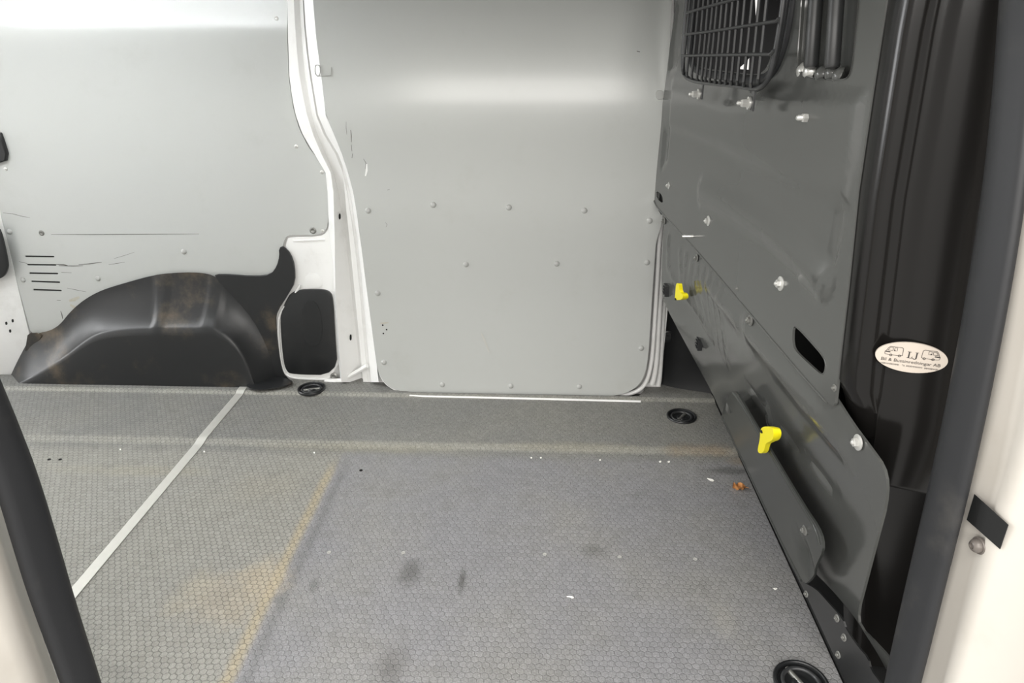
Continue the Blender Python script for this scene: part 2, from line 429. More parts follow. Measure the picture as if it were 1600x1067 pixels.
eD = [(472, -40), (473, 0), (476, 60), (484, 120), (494, 180), (508, 215), (524, 240), (536, 270), (543, 300), (549, 340), (555, 380), (561, 440), (570, 540), (575, 600)]
eE = [(474, -40), (475, 0), (479, 60), (487, 120), (497, 180), (512, 215), (528, 240), (540, 270), (547, 300), (553, 340), (559, 380), (565, 440), (574, 540), (580, 600)]
eF = [(489, -40), (489, 0), (494, 60), (502, 120), (509, 180), (524, 215), (538, 250), (550, 290), (557, 330), (563, 375), (572, 440), (584, 530), (592, 600)]
post_rows = []
cols = [(eA, .095), (eA, .064), (eB, .036), (eC, .092), (eD, .060), (eD, .067), (eE, .067), (eE, .048), (eF, .018), (eF, .06)]
hits = {}
for y in rows_y:
    r = []
    for e, dep in cols:
        x = interp(e, y)
        if e is eB and dep == .036: dep = .058+(.036-.058)*sm(150, 330, y)
        if e is eC: dep = .068+(.092-.068)*sm(150, 330, y)
        r.append(hit(x, y, lambda p, dep=dep: p.y - (dep - .75*DOORP(p.z)), .8, 4))
    post_rows.append(r)
post = loft('trim_4', post_rows, WHITE, None, 30)
prop(post, 'white curved door post with pressed flanges and seam', kind='structure')
# base of the post, folded seam at the floor
bm = bmesh.new(); tube(bm, [on_y(x, y, dd) for x, y, dd in ((508, 596, .066), (535, 594, .062), (545, 588, .06), (556, 582, .057), (566, 576, .052), (574, 571, .048))], .008, 8)
sb = finish('weld_seam', bm, WHITE, post)
# white frame round the far door (right-hand side)
def door_frame_strip(name, L, r, y0):
    return tubeobj(name, [hit(x, y, lambda p: p.y-(y0-.6*DOORP(p.z)), .8, 4) for x, y in chaikin(L, 2, False)], r, WHITE, door)
dw = [(-.60, -.02), (.405, -.02), (.405, 1.42), (-.60, 1.42)]
door = sheet('door_1', dw, lambda u, v, d: Vector((u, .062-.8*DOORP(v)-d, v)), .02, WHITE, gv=.03)
prop(door, 'white sliding door shell behind its grey lining', kind='structure')
door_frame_strip('frame_bead', [(1050, -40), (1048, 60), (1042, 200), (1036, 330), (1030, 372), (1028, 420), (1023, 500), (1019, 560), (1013, 590), (1004, 606), (985, 616), (940, 621)], .0075, .022)
door_frame_strip('frame_bead', [(1060, -40), (1058, 60), (1050, 200), (1042, 330), (1037, 360), (1034, 420), (1029, 500), (1026, 560), (1022, 590), (1018, 600)], .010, .040)
door_frame_strip('frame_bead', [(1070, -40), (1064, 60), (1056, 200), (1048, 330), (1043, 360), (1040, 420), (1036, 480), (1033, 540), (1030, 590), (1028, 602)], .010, .062)
door_frame_strip('frame_bead', [(566, 372), (572, 400), (580, 470), (588, 540), (592, 575), (598, 592), (610, 604), (630, 613), (660, 617)], .006, .010)
# sill strip
tr = tubeobj('trim_1', [on_z(x, y, .006) for x, y in ((640, 618.5), (660, 619.5), (800, 622.5), (905, 625), (1001, 627.5))], .0045, WHITE, None, seg=8)
prop(tr, 'thin white sill strip at the foot of the sliding door', kind='structure')

# D-pillar at the far rear corner: a white angled face
bm = bmesh.new()
A = [wallhit(Yside)(x, y) for x, y in ((-22, 250), (0, 330), (24, 430), (46, 520), (50, 545), (28, 590), (20, 612))]
Bv = [p + Vector((-.42, -.13, 0)) for p in A]
ra = [bm.verts.new(p+Vector((0, -.002, 0))) for p in A]; rb = [bm.verts.new(p) for p in Bv]; rc = [bm.verts.new(p+Vector((.004, .03, 0))) for p in A]
for i in range(len(A)-1):
    bm.faces.new((ra[i], ra[i+1], rb[i+1], rb[i])); bm.faces.new((ra[i], rc[i], rc[i+1], ra[i+1]))
dp = finish('wall_left', bm, WHITE, smooth=30); prop(dp, 'white rear corner pillar beside the grey side lining', kind='structure')

# closed rest of the load space (outside the picture): rear doors, near side, roof
bm = bmesh.new(); box(bm, (-1.46, -1.40, .69), (1.46, .04, 1.46)); o = finish('wall_front', bm, WHITE, smooth=0); prop(o, 'white near body side behind the open door', kind='structure')
bm = bmesh.new(); box(bm, (-.75, -.62, 1.42), (2.95, 1.6, .03)); ceil = finish('ceiling', bm, WHITE, smooth=0); prop(ceil, 'white painted roof of the load space', kind='structure')

# interior roof lamp
lampo = empty('roof_lamp', (-1.45, -.50, 1.40), 'white LED roof lamp over the load floor', 'lamp')
bm = bmesh.new(); box(bm, (-1.45, -.50, 1.398), (1.16, .09, .014)); finish('lamp_housing', bm, WHITE, lampo, 0)
em = bpy.data.materials.new('lamp_lens'); em.use_nodes = True; em.node_tree.nodes['Principled BSDF'].inputs['Emission Color'].default_value = (.96, .985, 1, 1); em.node_tree.nodes['Principled BSDF'].inputs['Emission Strength'].default_value = 46
bm = bmesh.new(); box(bm, (-1.45, -.50, 1.388), (1.10, .06, .008)); finish('lamp_lens', bm, em, lampo, 0)

# ================================================================== SIDE LINING (left)
px, s3 = W2(Yside)
out = [(-60, -170), (449, -170), (449, 60), (451, 120), (458, 168), (467, 200), (482, 230), (500, 252), (509, 266), (512, 300), (513, 345), (509, 361), (497, 367), (452, 367), (445, 372), (440, 392), (440, 440), (400, 470), (250, 470), (140, 470), (105, 505), (88, 521), (66, 523), (48, 520), (24, 430), (0, 330), (-60, 90)]
out = resample([Vector(p).to_tuple() for p in out], 12); out = chaikin([(a, b) for a, b in out], 1)
slots = [((40, 400.5), (84, 401)), ((43, 413.5), (87, 414)), ((46.5, 426.7), (90, 427.5)), ((49.5, 439.5), (93, 441)), ((52.5, 452.5), (95.5, 454))]
hol = []
for (x0, y0), (x1, y1) in slots:
    h = 1.25; L = [(x0, y0-h), (x1, y1-h), (x1+1.2, y1), (x1, y1+h), (x0, y0+h), (x0-1.2, y0)]
    hol.append(px(L, 0))
side = sheet('side_lining', px(out, 0), s3, .004, PANEL, holes=hol, gv=.02)
prop(side, 'large grey plastic side lining with five vent slots above the wheel arch', 'wall panel')
bm = bmesh.new(); c = wallhit(Yside)(68, 427); box(bm, (c.x, .094, c.z), (.16, .003, .17)); finish('vent_backing', bm, DARK, side, 0)
def dome(bm): lathe(bm, [(.0088, 0), (.0088, .001), (.0075, .0028), (.0045, .0042), (.0012, .0047)], 16)
def screwhead(bm):
    lathe(bm, [(.0105, 0), (.0105, .0008), (.0085, .002), (.0068, .0028), (.0045, .0018), (.0028, .0008)], 16)
DOME, SCREW = meshof('screw_cap', dome), meshof('screw_head', screwhead)
DOME.materials.append(CAPM); SCREW.materials.append(DZINC)
RIV = meshof('rivet', lambda bm: (lathe(bm, [(.006, 0), (.006, .0008), (.004, .002), (.0018, .0022), (.0014, .0006)], 14)))
RIV.materials.append(ZINC)
def wall_screw(me, x, y, Y, parent, name, sc=1.0):
    p = wallhit(Y)(x, y); e = .01
    n = Vector((0, -1, (Y(p.x, p.z+e)-Y(p.x, p.z-e))/(2*e))).normalized()
    return place(me, name, None, parent, p, n, random.random()*3, sc)
for x, y in ((432, 29), (463, 229), (503, 269), (9, 264)): wall_screw(RIV, x, y, Yside, side, 'rivet')
wall_screw(SCREW, 489, 360, Yside, side, 'screw', 1.05); wall_screw(RIV, 504, 361, Yside, side, 'rivet'); wall_screw(SCREW, 65, 364, Yside, side, 'screw', .85)
for x, y in ((287, 393), (153, 435), (15, 362), (36, 437)): wall_screw(DOME, x, y, Yside, side, 'screw_cap')
def mark(L, w, Y, parent, material, name='scuff_mark'):
    h = wallhit(Y); P = [h(x, y) for x, y in L]; bm = bmesh.new(); n = len(P); up, lo = [], []
    for i, p in enumerate(P):
        t = (P[min(i+1, n-1)]-P[max(i-1, 0)]).normalized(); q = Vector((-t.z, 0, t.x)); k = w*(.35+.65*math.sin(math.pi*(i+.3)/(n-.4)))*.5
        for s, arr in ((k, up), (-k, lo)):
            v = p+q*s; arr.append(bm.verts.new((v.x, Y(v.x, v.z)-.0006, v.z)))
    for i in range(n-1): bm.faces.new((up[i], up[i+1], lo[i+1], lo[i]))
    return finish(name, bm, material, parent, 0)
for L, w in (([(80, 366.5), (140, 366.5), (220, 366), (311, 365.5)], .0022), ([(5, 332.5), (20, 334), (35, 338), (47, 340)], .0018), ([(88, 413), (100, 413.5), (106, 415)], .004), ([(92, 415), (115, 415.5), (130, 415)], .003),
             ([(123, 413.5), (140, 412), (159, 409.5)], .003), ([(96, 425.5), (112, 426)], .0016), ([(170, 413.5), (182, 411.5), (195, 409.5)], .0016), ([(95, 486), (97, 492), (98, 498)], .0035),
             ([(30, 408.5), (36, 410), (43, 411.5)], .0018), ([(89, 469), (95, 469.3)], .002), ([(105, 450), (120, 453), (135, 456)], .0016), ([(178, 404), (195, 399), (210, 394)], .0012)):
    mark(L, w, Yside, side, MARK)
for L, w in (([(108, 470), (116, 468), (124, 464)], .012), ([(110, 476), (116, 480), (121, 484)], .012)): mark(L, w, Yside, side, TANMK)

# black caps at the rear corner
h = wallhit(Yside)
def slab(name, L, surf, d, material, parent=None, n=2, label=None, cat=None, bev=0, group=None):
    """polygon in pixels raised d from a surface function returning points; normal toward the camera side"""
    P = [surf(*p) for p in chaikin(L, n)]
    nrm = Vector((0, 0, 0))
    for i in range(len(P)): nrm += P[i].cross(P[(i+1) % len(P)])
    nrm.normalize()
    if nrm.dot(CAM-P[0]) < 0: nrm = -nrm
    c = sum(P, Vector())/len(P)
    bm = bmesh.new(); rows = [[bm.verts.new(p) for p in P], [bm.verts.new(p+nrm*d*.7) for p in P], [bm.verts.new(c+(p-c)*(1-bev)+nrm*d) for p in P]]
    N = len(P)
    for a, b in zip(rows, rows[1:]):
        for i in range(N): bm.faces.new((a[i], a[(i+1) % N], b[(i+1) % N], b[i]))
    bm.faces.new(rows[-1]); bm.faces.new(list(reversed(rows[0])))
    o = finish(name, bm, material, parent, 40)
    if label: prop(o, label, cat, group)
    return o
slab('plastic_cap', [(-40, 200), (2, 206), (5, 210), (17, 249), (-2, 255), (-40, 262)], wallhit(Yside), .012, COVER, None, 1, 'small black plastic cap on the side lining beside the corner pillar', 'plastic cap', .08)
def dpill(off): return lambda px_, py_: hit(px_, py_, lambda p: (p.x-A[2].x)*.13/.42*-1 + (p.y - A[2].y) + off, .8, 4)
slab('pillar_grommet', [(-40, 352), (-4, 352), (4, 362), (14, 408), (14, 420), (8, 432), (-6, 437), (-40, 440)], lambda a_, b_: hit(a_, b_, lambda p: p.y-(Yside(p.x, p.z)-.03), .8, 4), .008, COVER, None, 2, 'oval black rubber grommet in the white corner pillar', 'grommet', .1)
pg = slab('pillar_hole', [(8, 503), (11, 502), (12, 507), (9, 508)], lambda a_, b_: hit(a_, b_, lambda p: p.y-(Yside(p.x, p.z)-.03), .8, 4), .001, DARK, dp, 1)
for dx_, dy_ in ((10, -4), (6, 12)):
    slab('pillar_hole', [(8+dx_, 503+dy_), (11+dx_, 502+dy_), (12+dx_, 507+dy_), (9+dx_, 508+dy_)], lambda a_, b_: hit(a_, b_, lambda p: p.y-(Yside(p.x, p.z)-.03), .8, 4), .001, DARK, dp, 1)

# ================================================================== DOOR LINING
px, s3 = W2(Ydoor)
out = [(486, -160), (489, 0), (494, 60), (502, 120), (509, 180), (524, 215), (538, 250), (550, 290), (557, 330), (563, 372), (570, 430), (578, 490), (587, 560), (592, 585), (604, 602), (622, 611), (650, 614), (800, 617.5), (930, 620), (965, 618), (990, 609), (1004, 594), (1011, 572), (1014, 540), (1019, 460), (1025, 378), (1034, 350), (1040, 300), (1044, 200), (1047, 60), (1050, 0), (1054, -160)]
dl = sheet('door_lining', px(chaikin(resample(out, 25), 1), 0), s3, .005, PANEL, gv=.015)
prop(dl, 'grey plastic lining panel on the sliding door, dotted with round screw caps', 'wall panel')
for x, y in ((575, 329), (677, 320), (795, 324), (913, 329), (1015, 345), (728, 413), (870, 412), (1011, 410), (590, 458), (600, 566), (691, 601), (798, 603), (905, 604), (1002, 544)):
    wall_screw(DOME, x, y, Ydoor, dl, 'screw_cap', 1.0)
for x, y in ((598, 508), (604, 515), (599, 521)):
    p = wallhit(Ydoor)(x, y); bm = bmesh.new(); lathe(bm, [(.0028, 0), (.0024, .0007)], 10, axis_mat(p, (0, -1, 0))); finish('drill_hole', bm, DARK, dl)
for L, w, mm in (([(594, 505), (601, 504.5), (607, 504)], .006, TANMK), ([(548, 203), (549, 212), (549, 222)], .0025, MARK), ([(541, 190), (541, 200), (542, 210)], .0012, MARK), ([(549, 226), (550, 236)], .0016, MARK), ([(551, 240), (550, 247)], .0018, MARK), ([(568, 248), (572, 255), (571, 264)], .0018, MARK), ([(573, 256), (573, 266), (571, 275)], .006, LMARK),
                ([(752, 520), (757, 532), (764, 550)], .007, mat('faint_smear', srgb(180, 180, 174), .4)), ([(602, 347), (605, 351), (603, 355)], .0012, MARK), ([(605, 297), (609, 296)], .0012, MARK), ([(995, 80), (1000, 81)], .003, MARK)):
    mark(L, w, Ydoor, dl, mm)
# clip on the door edge
cl = empty('edge_clip', wallhit(Ydoor)(499, 112), 'small grey clip hooked over the upper rear edge of the door lining', 'clip')
hh = wallhit(Ydoor)
tubeobj('clip_loop', [hh(x, y)+Vector((0, -.004, 0)) for x, y in chaikin([(493, 103), (496, 101), (501, 103), (501, 116), (497, 119), (493, 115)], 1)], .0016, CAPM, cl, closed=True, seg=6)
tubeobj('clip_tail', [hh(x, y)+Vector((0, -.003, 0)) for x, y in ((496, 119), (507, 118), (517, 117), (517.5, 110), (517.5, 105))], .0014, CAPM, cl, seg=6)
slab('edge_tab', [(1024, 142), (1036, 141), (1038, 155), (1025, 156)], wallhit(Ydoor), .004, CAPM, None, 1, 'small pale tab on the door lining beside the bulkhead edge', 'clip', .06)
# slots in the door post
for (x, y, w_, h_) in ((531, 338, 1.5, 4.5), (548, 527, 1.5, 4.5), (530, 423, 4, 1.2)):
    slab('post_slot', [(x-w_, y-h_), (x+w_, y-h_), (x+w_, y+h_), (x-w_, y+h_)], lambda a_, b_: hit(a_, b_, lambda p: p.y-(.064-.75*DOORP(p.z)), .8, 4), .0015, DARK, post, 1)

# ================================================================== REAR QUARTER: white corner sheet, access cover, wheel arch
qh = lambda off: (lambda a_, b_: on_y(a_, b_, .088-off))
qs = slab('quarter_sheet', [(449, 374), (452, 370), (500, 369.5), (512, 362), (516, 345), (526, 345), (526, 460), (536, 596), (436, 600), (430, 500), (445, 400)], qh(0), .004, WHITE, None, 1)
qs.name = 'trim_5'; prop(qs, 'white pressed steel sheet round the black access cover', kind='structure')
bm = bmesh.new(); tube(bm, [qh(.008)(x, y) for x, y in chaikin([(469, 445), (466, 452), (452, 470), (434, 493), (436, 540), (441, 575), (449, 588), (470, 592), (528, 593)], 2, False)], .0045, 8); finish('sheet_bead', bm, WHITE, qs)
bm = bmesh.new(); tube(bm, [qh(.005)(x, y) for x, y in ((458, 376), (475, 375.5), (508, 374))], .003, 6); finish('sheet_bead', bm, WHITE, qs)
slab('sheet_bead', [(478, 427), (498, 427), (506, 450), (474, 450)], qh(.004), .003, WHITE, qs, 1, bev=.1)
ac = empty('access_cover', qh(0)(485, 586), 'black plastic access cover in the white sheet beside the wheel arch', 'cover')
slab('cover_plate', [(458, 452), (503, 451), (515, 454), (521, 463), (524, 520), (529, 585), (456, 584), (448, 578), (443, 560), (438, 492), (446, 472)], qh(.005), .008, COVER, ac, 2, bev=.05)
slab('cover_panel', [(470, 470), (500, 470), (506, 540), (474, 540)], qh(.013), .0015, COVER, ac, 2, bev=.08)
p = qh(.006)(522, 588); place(SCREW, 'screw', None, ac, p, (0, -1, 0), 0, 1.25)

wa = empty('wheel_arch_cover', on_z(210, 606), 'scuffed black moulded wheel arch cover on the floor below the side lining', 'wheel arch')
inner = [(14, 603), (46, 592), (80, 574), (106, 555), (128, 537), (150, 523), (190, 516), (240, 515), (290, 514), (330, 514), (352, 524), (370, 542), (384, 566), (395, 590), (402, 609)]
outer = [(11, 599), (28, 562), (50, 522), (88, 515), (114, 481), (150, 456), (195, 442), (250, 427), (318, 424.5), (345, 436), (375, 460), (402, 496), (421, 535), (433, 572), (440, 603)]
def rs(L, n):
    L = chaikin(L, 2, False); d = [0]
    for a_, b_ in zip(L, L[1:]): d.append(d[-1]+math.dist(a_, b_))
    out_ = []
    for i in range(n):
        s = d[-1]*i/(n-1); k = max(j for j in range(len(d)) if d[j] <= s+1e-9); k = min(k, len(L)-2)
        t = (s-d[k])/(d[k+1]-d[k]); out_.append((L[k][0]+(L[k+1][0]-L[k][0])*t, L[k][1]+(L[k+1][1]-L[k][1])*t))
    return out_
def pair_rs(I, O, n):
    I2 = chaikin([(*a_, *b_) for a_, b_ in zip(I, O)], 2, False); d = [0]
    for a_, b_ in zip(I2, I2[1:]): d.append(d[-1]+math.dist(a_[:2], b_[:2])+math.dist(a_[2:], b_[2:]))
    R_ = []
    for i in range(n):
        s = d[-1]*i/(n-1); k = min(max(j for j in range(len(d)) if d[j] <= s+1e-9), len(I2)-2); t = (s-d[k])/(d[k+1]-d[k])
        R_.append(tuple(I2[k][q]+(I2[k+1][q]-I2[k][q])*t for q in range(4)))
    return R_
YF, YW = .012, .078
ST = 14; rows = []
PR = pair_rs(inner, outer, 110)
for k, (ix, iy, ox, oy) in enumerate(PR):
    a_ = on_y(ix, iy, YF); b_ = on_y(ox, oy, YW)
    fxm = (ix+ox)/2
    r = []
    for j in range(ST+1):
        s = j/ST
        p = a_.lerp(b_, s); fy = 1-(1-s)**1.7; fz = s**1.25
        fall = sm(600, 540, iy)
        p.y = a_.y+(b_.y-a_.y)*(s+(fy-s)*fall); p.z = a_.z+(b_.z-a_.z)*(s+(fz-s)*fall)
        rib = 0
        for c0, w0 in ((248, 11), (331, 15)):
            g = sm(w0, w0*.55, abs(fxm+(s-.5)*6-c0)); rib = max(rib, g)
        rib *= sm(-.05, .1, s)*sm(1.03, .9, s)
        p += Vector((0, -.004*rib, .005*rib))
        if p.z < .001: p.z = .001
        r.append(p)
    # front face down to the floor below the inner line
    fr = []
    for j in range(9):
        s = j/9; q = Vector((a_.x, YF-.004*math.sin(math.pi*s)*1.0-.006*(1-s)**3, a_.z*s+.001))
        fr.append(q)
    rows.append(fr+r)
loft('arch_shell', rows, BLACK, wa, 60)
# flat flange on the body sheet
flg = [(334, 430), (345, 427), (400, 431), (424, 428), (434, 414), (438, 398), (437, 386), (444, 384), (455, 396), (461, 414), (462, 440), (452, 458), (434, 486), (431, 500), (436, 545), (441, 575), (448, 590), (461, 598), (450, 604), (438, 606), (429, 572), (416, 535), (397, 499), (370, 466)]
slab('arch_flange', flg, lambda a_, b_: on_y(a_, b_, .078), .008, BLACK, wa, 1, bev=.01)
slab('arch_ear', [(40, 548), (44, 523), (48, 520), (58, 519.5), (66, 524), (56, 545)], lambda a_, b_: on_y(a_, b_, .074), .004, BLACK, wa, 0, bev=.02)
# foot flare towards the lashing ring
slab('arch_foot', [(395, 611), (380, 602), (430, 590), (446, 592), (461, 598), (447, 604), (425, 608)], lambda a_, b_: on_z(a_, b_, .02), .004, BLACK, wa, 2)
for L in ([(262, 459), (270, 447), (282, 449), (304, 448)], [(262, 459), (278, 452), (304, 449)]): pass

# ================================================================== FLOOR FITTINGS
st = sheet('floor_strip', [(on_z(x, y).x, on_z(x, y).y) for x, y in ((373, 613), (385, 613), (121, 937), (105, 925), (90, 960), (75, 950))][:2]+[(on_z(112.4, 932).x+.001, on_z(112.4, 932).y), (on_z(109, 921).x-.001, on_z(109, 921).y)], lambda u, v, d: Vector((u, v, zf(v)+.0022+d)), .0022, ALU, gv=gy, smooth=50)
bpy.data.objects.remove(st)
xs0, xs1 = on_z(373, 613).x, on_z(385.5, 613).x
st = sheet('floor_strip', [(xs0, -1.33), (xs1, -1.33), (xs1, .012), (xs0, .012)], lambda u, v, d: Vector((u, v, zf(v)+.0024+d)), .0024, ALU, gv=gy, smooth=60)
prop(st, 'narrow aluminium joint strip running across the grey floor', 'trim strip')

def lashing(name, p, r, label, spin):
    e = empty(name, p, label, 'lashing ring', 'floor lashing rings')
    T = Matrix.Translation(p)
    bm = bmesh.new(); lathe(bm, [(r, -.004), (r, .002), (r*.97, .004), (r*.90, .0045), (r*.86, .003), (r*.84, -.002), (r*.78, -.012), (r*.55, -.014), (r*.0+.001, -.014)], 32, T); finish('dish', bm, COVER, e, 30)
    bm = bmesh.new(); tube(bm, [p+Vector((math.cos(a_)*r*.66, math.sin(a_)*r*.66, -.001)) for a_ in [2*math.pi*k/28 for k in range(28)]], r*.085, 8, closed=True); rg_ = finish('ring', bm, WIRE, e, 60)
    bm = bmesh.new(); lathe(bm, [(r*.34, -.014), (r*.34, -.004), (r*.28, -.001), (r*.14, .0), (r*.12, -.004)], 18, T); finish('centre_boss', bm, COVER, e, 30)
    c, s = math.cos(spin), math.sin(spin)
    bm = bmesh.new(); tube(bm, [p+Vector((c*k, s*k, -.003)) for k in (-r*.75, r*.75)], r*.1, 8); finish('hinge_pin', bm, DZINC, rg_, 50)
    return e
for q, lab, sp in (((487, 607), 'round black recessed lashing ring beside the wheel arch cover', .3), ((1065, 650.5), 'round black recessed lashing ring near the black pillar trim', 1.0), ((1252, 1066), 'round black recessed lashing ring beside the lower sill bracket', 2.0)):
    p = on_z(*q, .0); z_ = zf(p.y); p = on_z(*q, z_+.001); lashing('lashing_ring', p, .046 if q[0] < 1200 else .050, lab, sp)
# screw holes in the floor
for x, y in ((514, 863), (630, 863.5), (851, 866), (968, 870), (1086, 873.5), (564, 735), (77, 718), (94, 718)):
    p = on_z(x, y); bm = bmesh.new(); lathe(bm, [(.0048, .0002), (.0046, .0012), (.0034, .0012), (.0030, .0003), (.0005, .0003)], 12, Matrix.Translation(p)); o = finish('screw_hole', bm, mat('chipped_rim', srgb(165, 164, 160), .6) if x not in (564, 77, 94) else DARK, fl)
# debris
lf = empty('dry_leaf', on_z(1155, 762), 'crumpled brown dry leaf on the floor by the bulkhead', 'leaf')
bm = bmesh.new(); c = on_z(1155, 762, .004); G = []
for i in range(9):
    G.append([bm.verts.new(c+Vector(((i-4)*.0042, (j-2)*.006*(1-.05*(i-4)**2)+.004*math.sin(i*1.9), .004*math.sin(i*1.3+j*1.7)+.002*(j-2)**2-.001))) for j in range(5)])
for i in range(8):
    for j in range(4): bm.faces.new((G[i][j], G[i+1][j], G[i+1][j+1], G[i][j+1]))
finish('leaf_blade', bm, LEAF, lf, 70)
tubeobj('leaf_stem', [c+Vector((.012+.004*k, .003-.002*k, .002)) for k in range(4)], .0008, LEAF, lf, seg=5)
def scrap(L, label, z=.001, n=1, cat='paper scrap', grp=None):
    P = [on_z(x, y, z) for x, y in chaikin(L, n)]; c = sum(P, Vector())/len(P); bm = bmesh.new()
    t_ = [bm.verts.new(p+Vector((0, 0, .0006+.0016*abs(math.sin(7*i))))) for i, p in enumerate(P)]; b_ = [bm.verts.new(p) for p in P]; N = len(P)
    bm.faces.new(t_); bm.faces.new(list(reversed(b_)))
    for i in range(N): bm.faces.new((b_[i], b_[(i+1) % N], t_[(i+1) % N], t_[i]))
    return prop(finish('paper_scrap', bm, PAPER, None, 0), label, cat, grp)
scrap([(1104, 747), (1109, 748.5), (1115, 750), (1116, 752), (1112, 752.5), (1107, 749.5)], 'pointed white paper scrap beside the brown leaf')
scrap([(885, 931.5), (890, 932), (896, 933), (897, 934.5), (893, 934.8), (891, 933.4), (886, 932.8)], 'thin bent white paper scrap alone on the open floor')
scrap([(1207, 919), (1212, 919.5), (1215, 920), (1211, 922), (1210, 920.6)], 'tiny curled white scrap beside the sill bracket')
for x, y in ((1031, 721.5), (1044.5, 721.7)): scrap([(x-1.5, y-1), (x+2, y-1.2), (x+2.2, y+1), (x-1, y+1.2)], 'white crumb at the foot of the floor ramp near the bulkhead', grp='white crumbs on the floor', cat='crumb')
for x, y, lab in ((830, 715.5, 'tiny white crumb, one of two close together below the door lining'), (845, 715.5, 'tiny white crumb, one of two close together below the door lining'), (937.5, 719, 'lone white crumb at the ramp foot between the two close pairs'),
                  (491, 707.5, 'tiny white crumb where the dirty floor boundary meets the ramp'), (188, 702.5, 'tiny white crumb on the floor between aluminium strip and rear corner'), (319, 705.8, 'tiny white crumb right beside the aluminium strip')):
    scrap([(x-1.2, y-.9), (x+1.2, y-.9), (x+1.3, y+.9), (x-1.1, y+.9)], lab, grp='white crumbs on the floor', cat='crumb')

# ================================================================== PILLAR TRIM (far, beside the bulkhead)
pt = empty('pillar_trim', Vector((.45, .09, .02)), 'black plastic trim at the foot of the far pillar, behind the bulkhead edge', 'trim')
tl = [(1040, 478), (1036, 520), (1033, 560), (1026, 596), (1036, 601), (1060, 607), (1085, 611), (1112, 618), (1140, 640)]
trow = []
botp = [(.368, .098), (.385, .100), (.41, .090), (.435, .075), (.47, .060), (.52, .045), (.565, .030), (.62, .02)]
for zz in (0.003, .03, .1, .2, .3, .42, .5):
    trow.append([Vector((x+.03*zz if i == 0 else x, y-.015*sm(.0, .05, .05-zz)+.012*math.sin(i*1.3)*sm(0, .1, zz), zz+.012)) for i, (x, y) in enumerate(botp)])
loft('trim_shell', trow, mat('matt_black_trim', srgb(18, 19, 20), .5, spec=.25), pt, 50)
p = on_y(1043, 525, .080)
bm = bmesh.new(); lathe(bm, [(.020, 0), (.020, .004), (.016, .006), (.014, .003), (.004, .003), (.003, .007), (.001, .007)], 20, axis_mat(p, (.0, -1, 0))); finish('trim_plug', bm, COVER, pt)

# ================================================================== BULKHEAD
bk = empty('bulkhead', Vector((.56, -.6, 0)), 'dark grey pressed steel bulkhead between the load space and the cab', 'bulkhead')
px, s3 = B2()
U = [(1083, -165), (1056, 0), (1048, 60), (1041, 120), (1030, 200), (1024, 270), (1021, 305), (1022, 318), (1037, 336), (1065, 366), (1096, 400), (1125, 435), (1155, 470), (1200, 523), (1260, 594), (1296, 632), (1304, 634), (1306, 618), (1312, 560), (1325, 450), (1340, 300), (1362, 150), (1385, 0), (1410, -165)]
winh = [(1084, -60), (1080, 20), (1078, 70), (1082, 96), (1094, 106), (1140, 112), (1178, 117), (1194, 112), (1204, 92), (1216, 40), (1228, -60)]
slot = [(1238, 516), (1241, 509), (1248, 512), (1270, 536), (1288, 557), (1292, 570), (1289, 584), (1283, 586), (1262, 567), (1243, 549), (1238, 538)]
tiny = [(1025.5, 297), (1035, 305), (1036, 319), (1026, 310)]
rec = [(1258, -60), (1250, 60), (1247, 100), (1252, 116), (1270, 122), (1318, 125), (1328, 116), (1334, 80), (1346, -60)]
hU = bulkhit()
top_line = lambda L: [(q.y, q.z) for q in (hU(*p) for p in L)]
rel = addup(
    plateau(top_line([(1048, 198), (1128, 228), (1250, 290), (1325, 318), (1340, 240), (1350, 150), (1240, 150), (1140, 160), (1052, 130)]), .008, .03),
    bead(top_line([(1098, 300), (1150, 325), (1200, 356), (1250, 400), (1286, 440)]), .011, .040),  # raised bead stands in for a reflected light stripe
    bead(top_line([(1286, 440), (1300, 400), (1312, 330)]), -.004, .022),
    plateau(top_line([(1056, 4), (1049, 60), (1046, 110), (1056, 104), (1062, 60), (1068, 0)]), -.006, .02),
    plateau(top_line([(1038, 205), (1046, 200), (1041, 250), (1033, 262)]), -.005, .02))
Uo = px(chaikin(resample(U, 30), 1), 0)
up = sheet('upper_plate', Uo, s3, .004, BULK, bk, holes=[px(winh, 2), px(slot, 2), px(tiny, 1), px(rec, 2)], gu=.011, gv=.011, relief=rel, smooth=25)
up['label'] = 'large flat upper plate with window opening, pressed ribs and a bead shaped as a reflected stripe'
# lower plate: slightly behind the upper one, leaning forward towards the floor
px2, s32 = B2(-.006)
Lw = [(1042, 318), (1037, 345), (1035, 400), (1033, 445), (1036, 466), (1043, 484), (1075, 544), (1112, 612), (1127, 645), (1150, 690), (1200, 775), (1240, 846), (1262, 884), (1296, 917), (1331, 958), (1372, 1022), (1392, 1060), (1400, 1040), (1372, 1008), (1342, 978), (1340, 955), (1362, 870), (1383, 790), (1386, 755), (1380, 728), (1360, 700), (1330, 660), (1300, 612), (1250, 560), (1200, 500), (1120, 410)]
hL = bulkhit(-.006); tl2 = lambda L: [(q.y, q.z) for q in (hL(*p) for p in L)]
ribs = [bead(tl2([(1062+9.5*k, 392+8*k), (1066+10.2*k, 452+17*k)]), .0025, .012) for k in range(8)]
rel2 = addup(bead(tl2([(1045, 372), (1043, 415), (1054, 440), (1078, 472), (1110, 522)]), .0035, .012), *ribs,
             bead(tl2([(1108, 450), (1130, 478), (1150, 503)]), .006, .03), bead(tl2([(1168, 520), (1200, 560), (1250, 622), (1318, 700)]), .008, .034),  # beads shaped in along the light bands reflected on this plate
             bead(tl2([(1168, 603), (1200, 645), (1250, 705), (1310, 775)]), -.005, .010), bead(tl2([(1200, 640), (1202, 660)]), .006, .02))
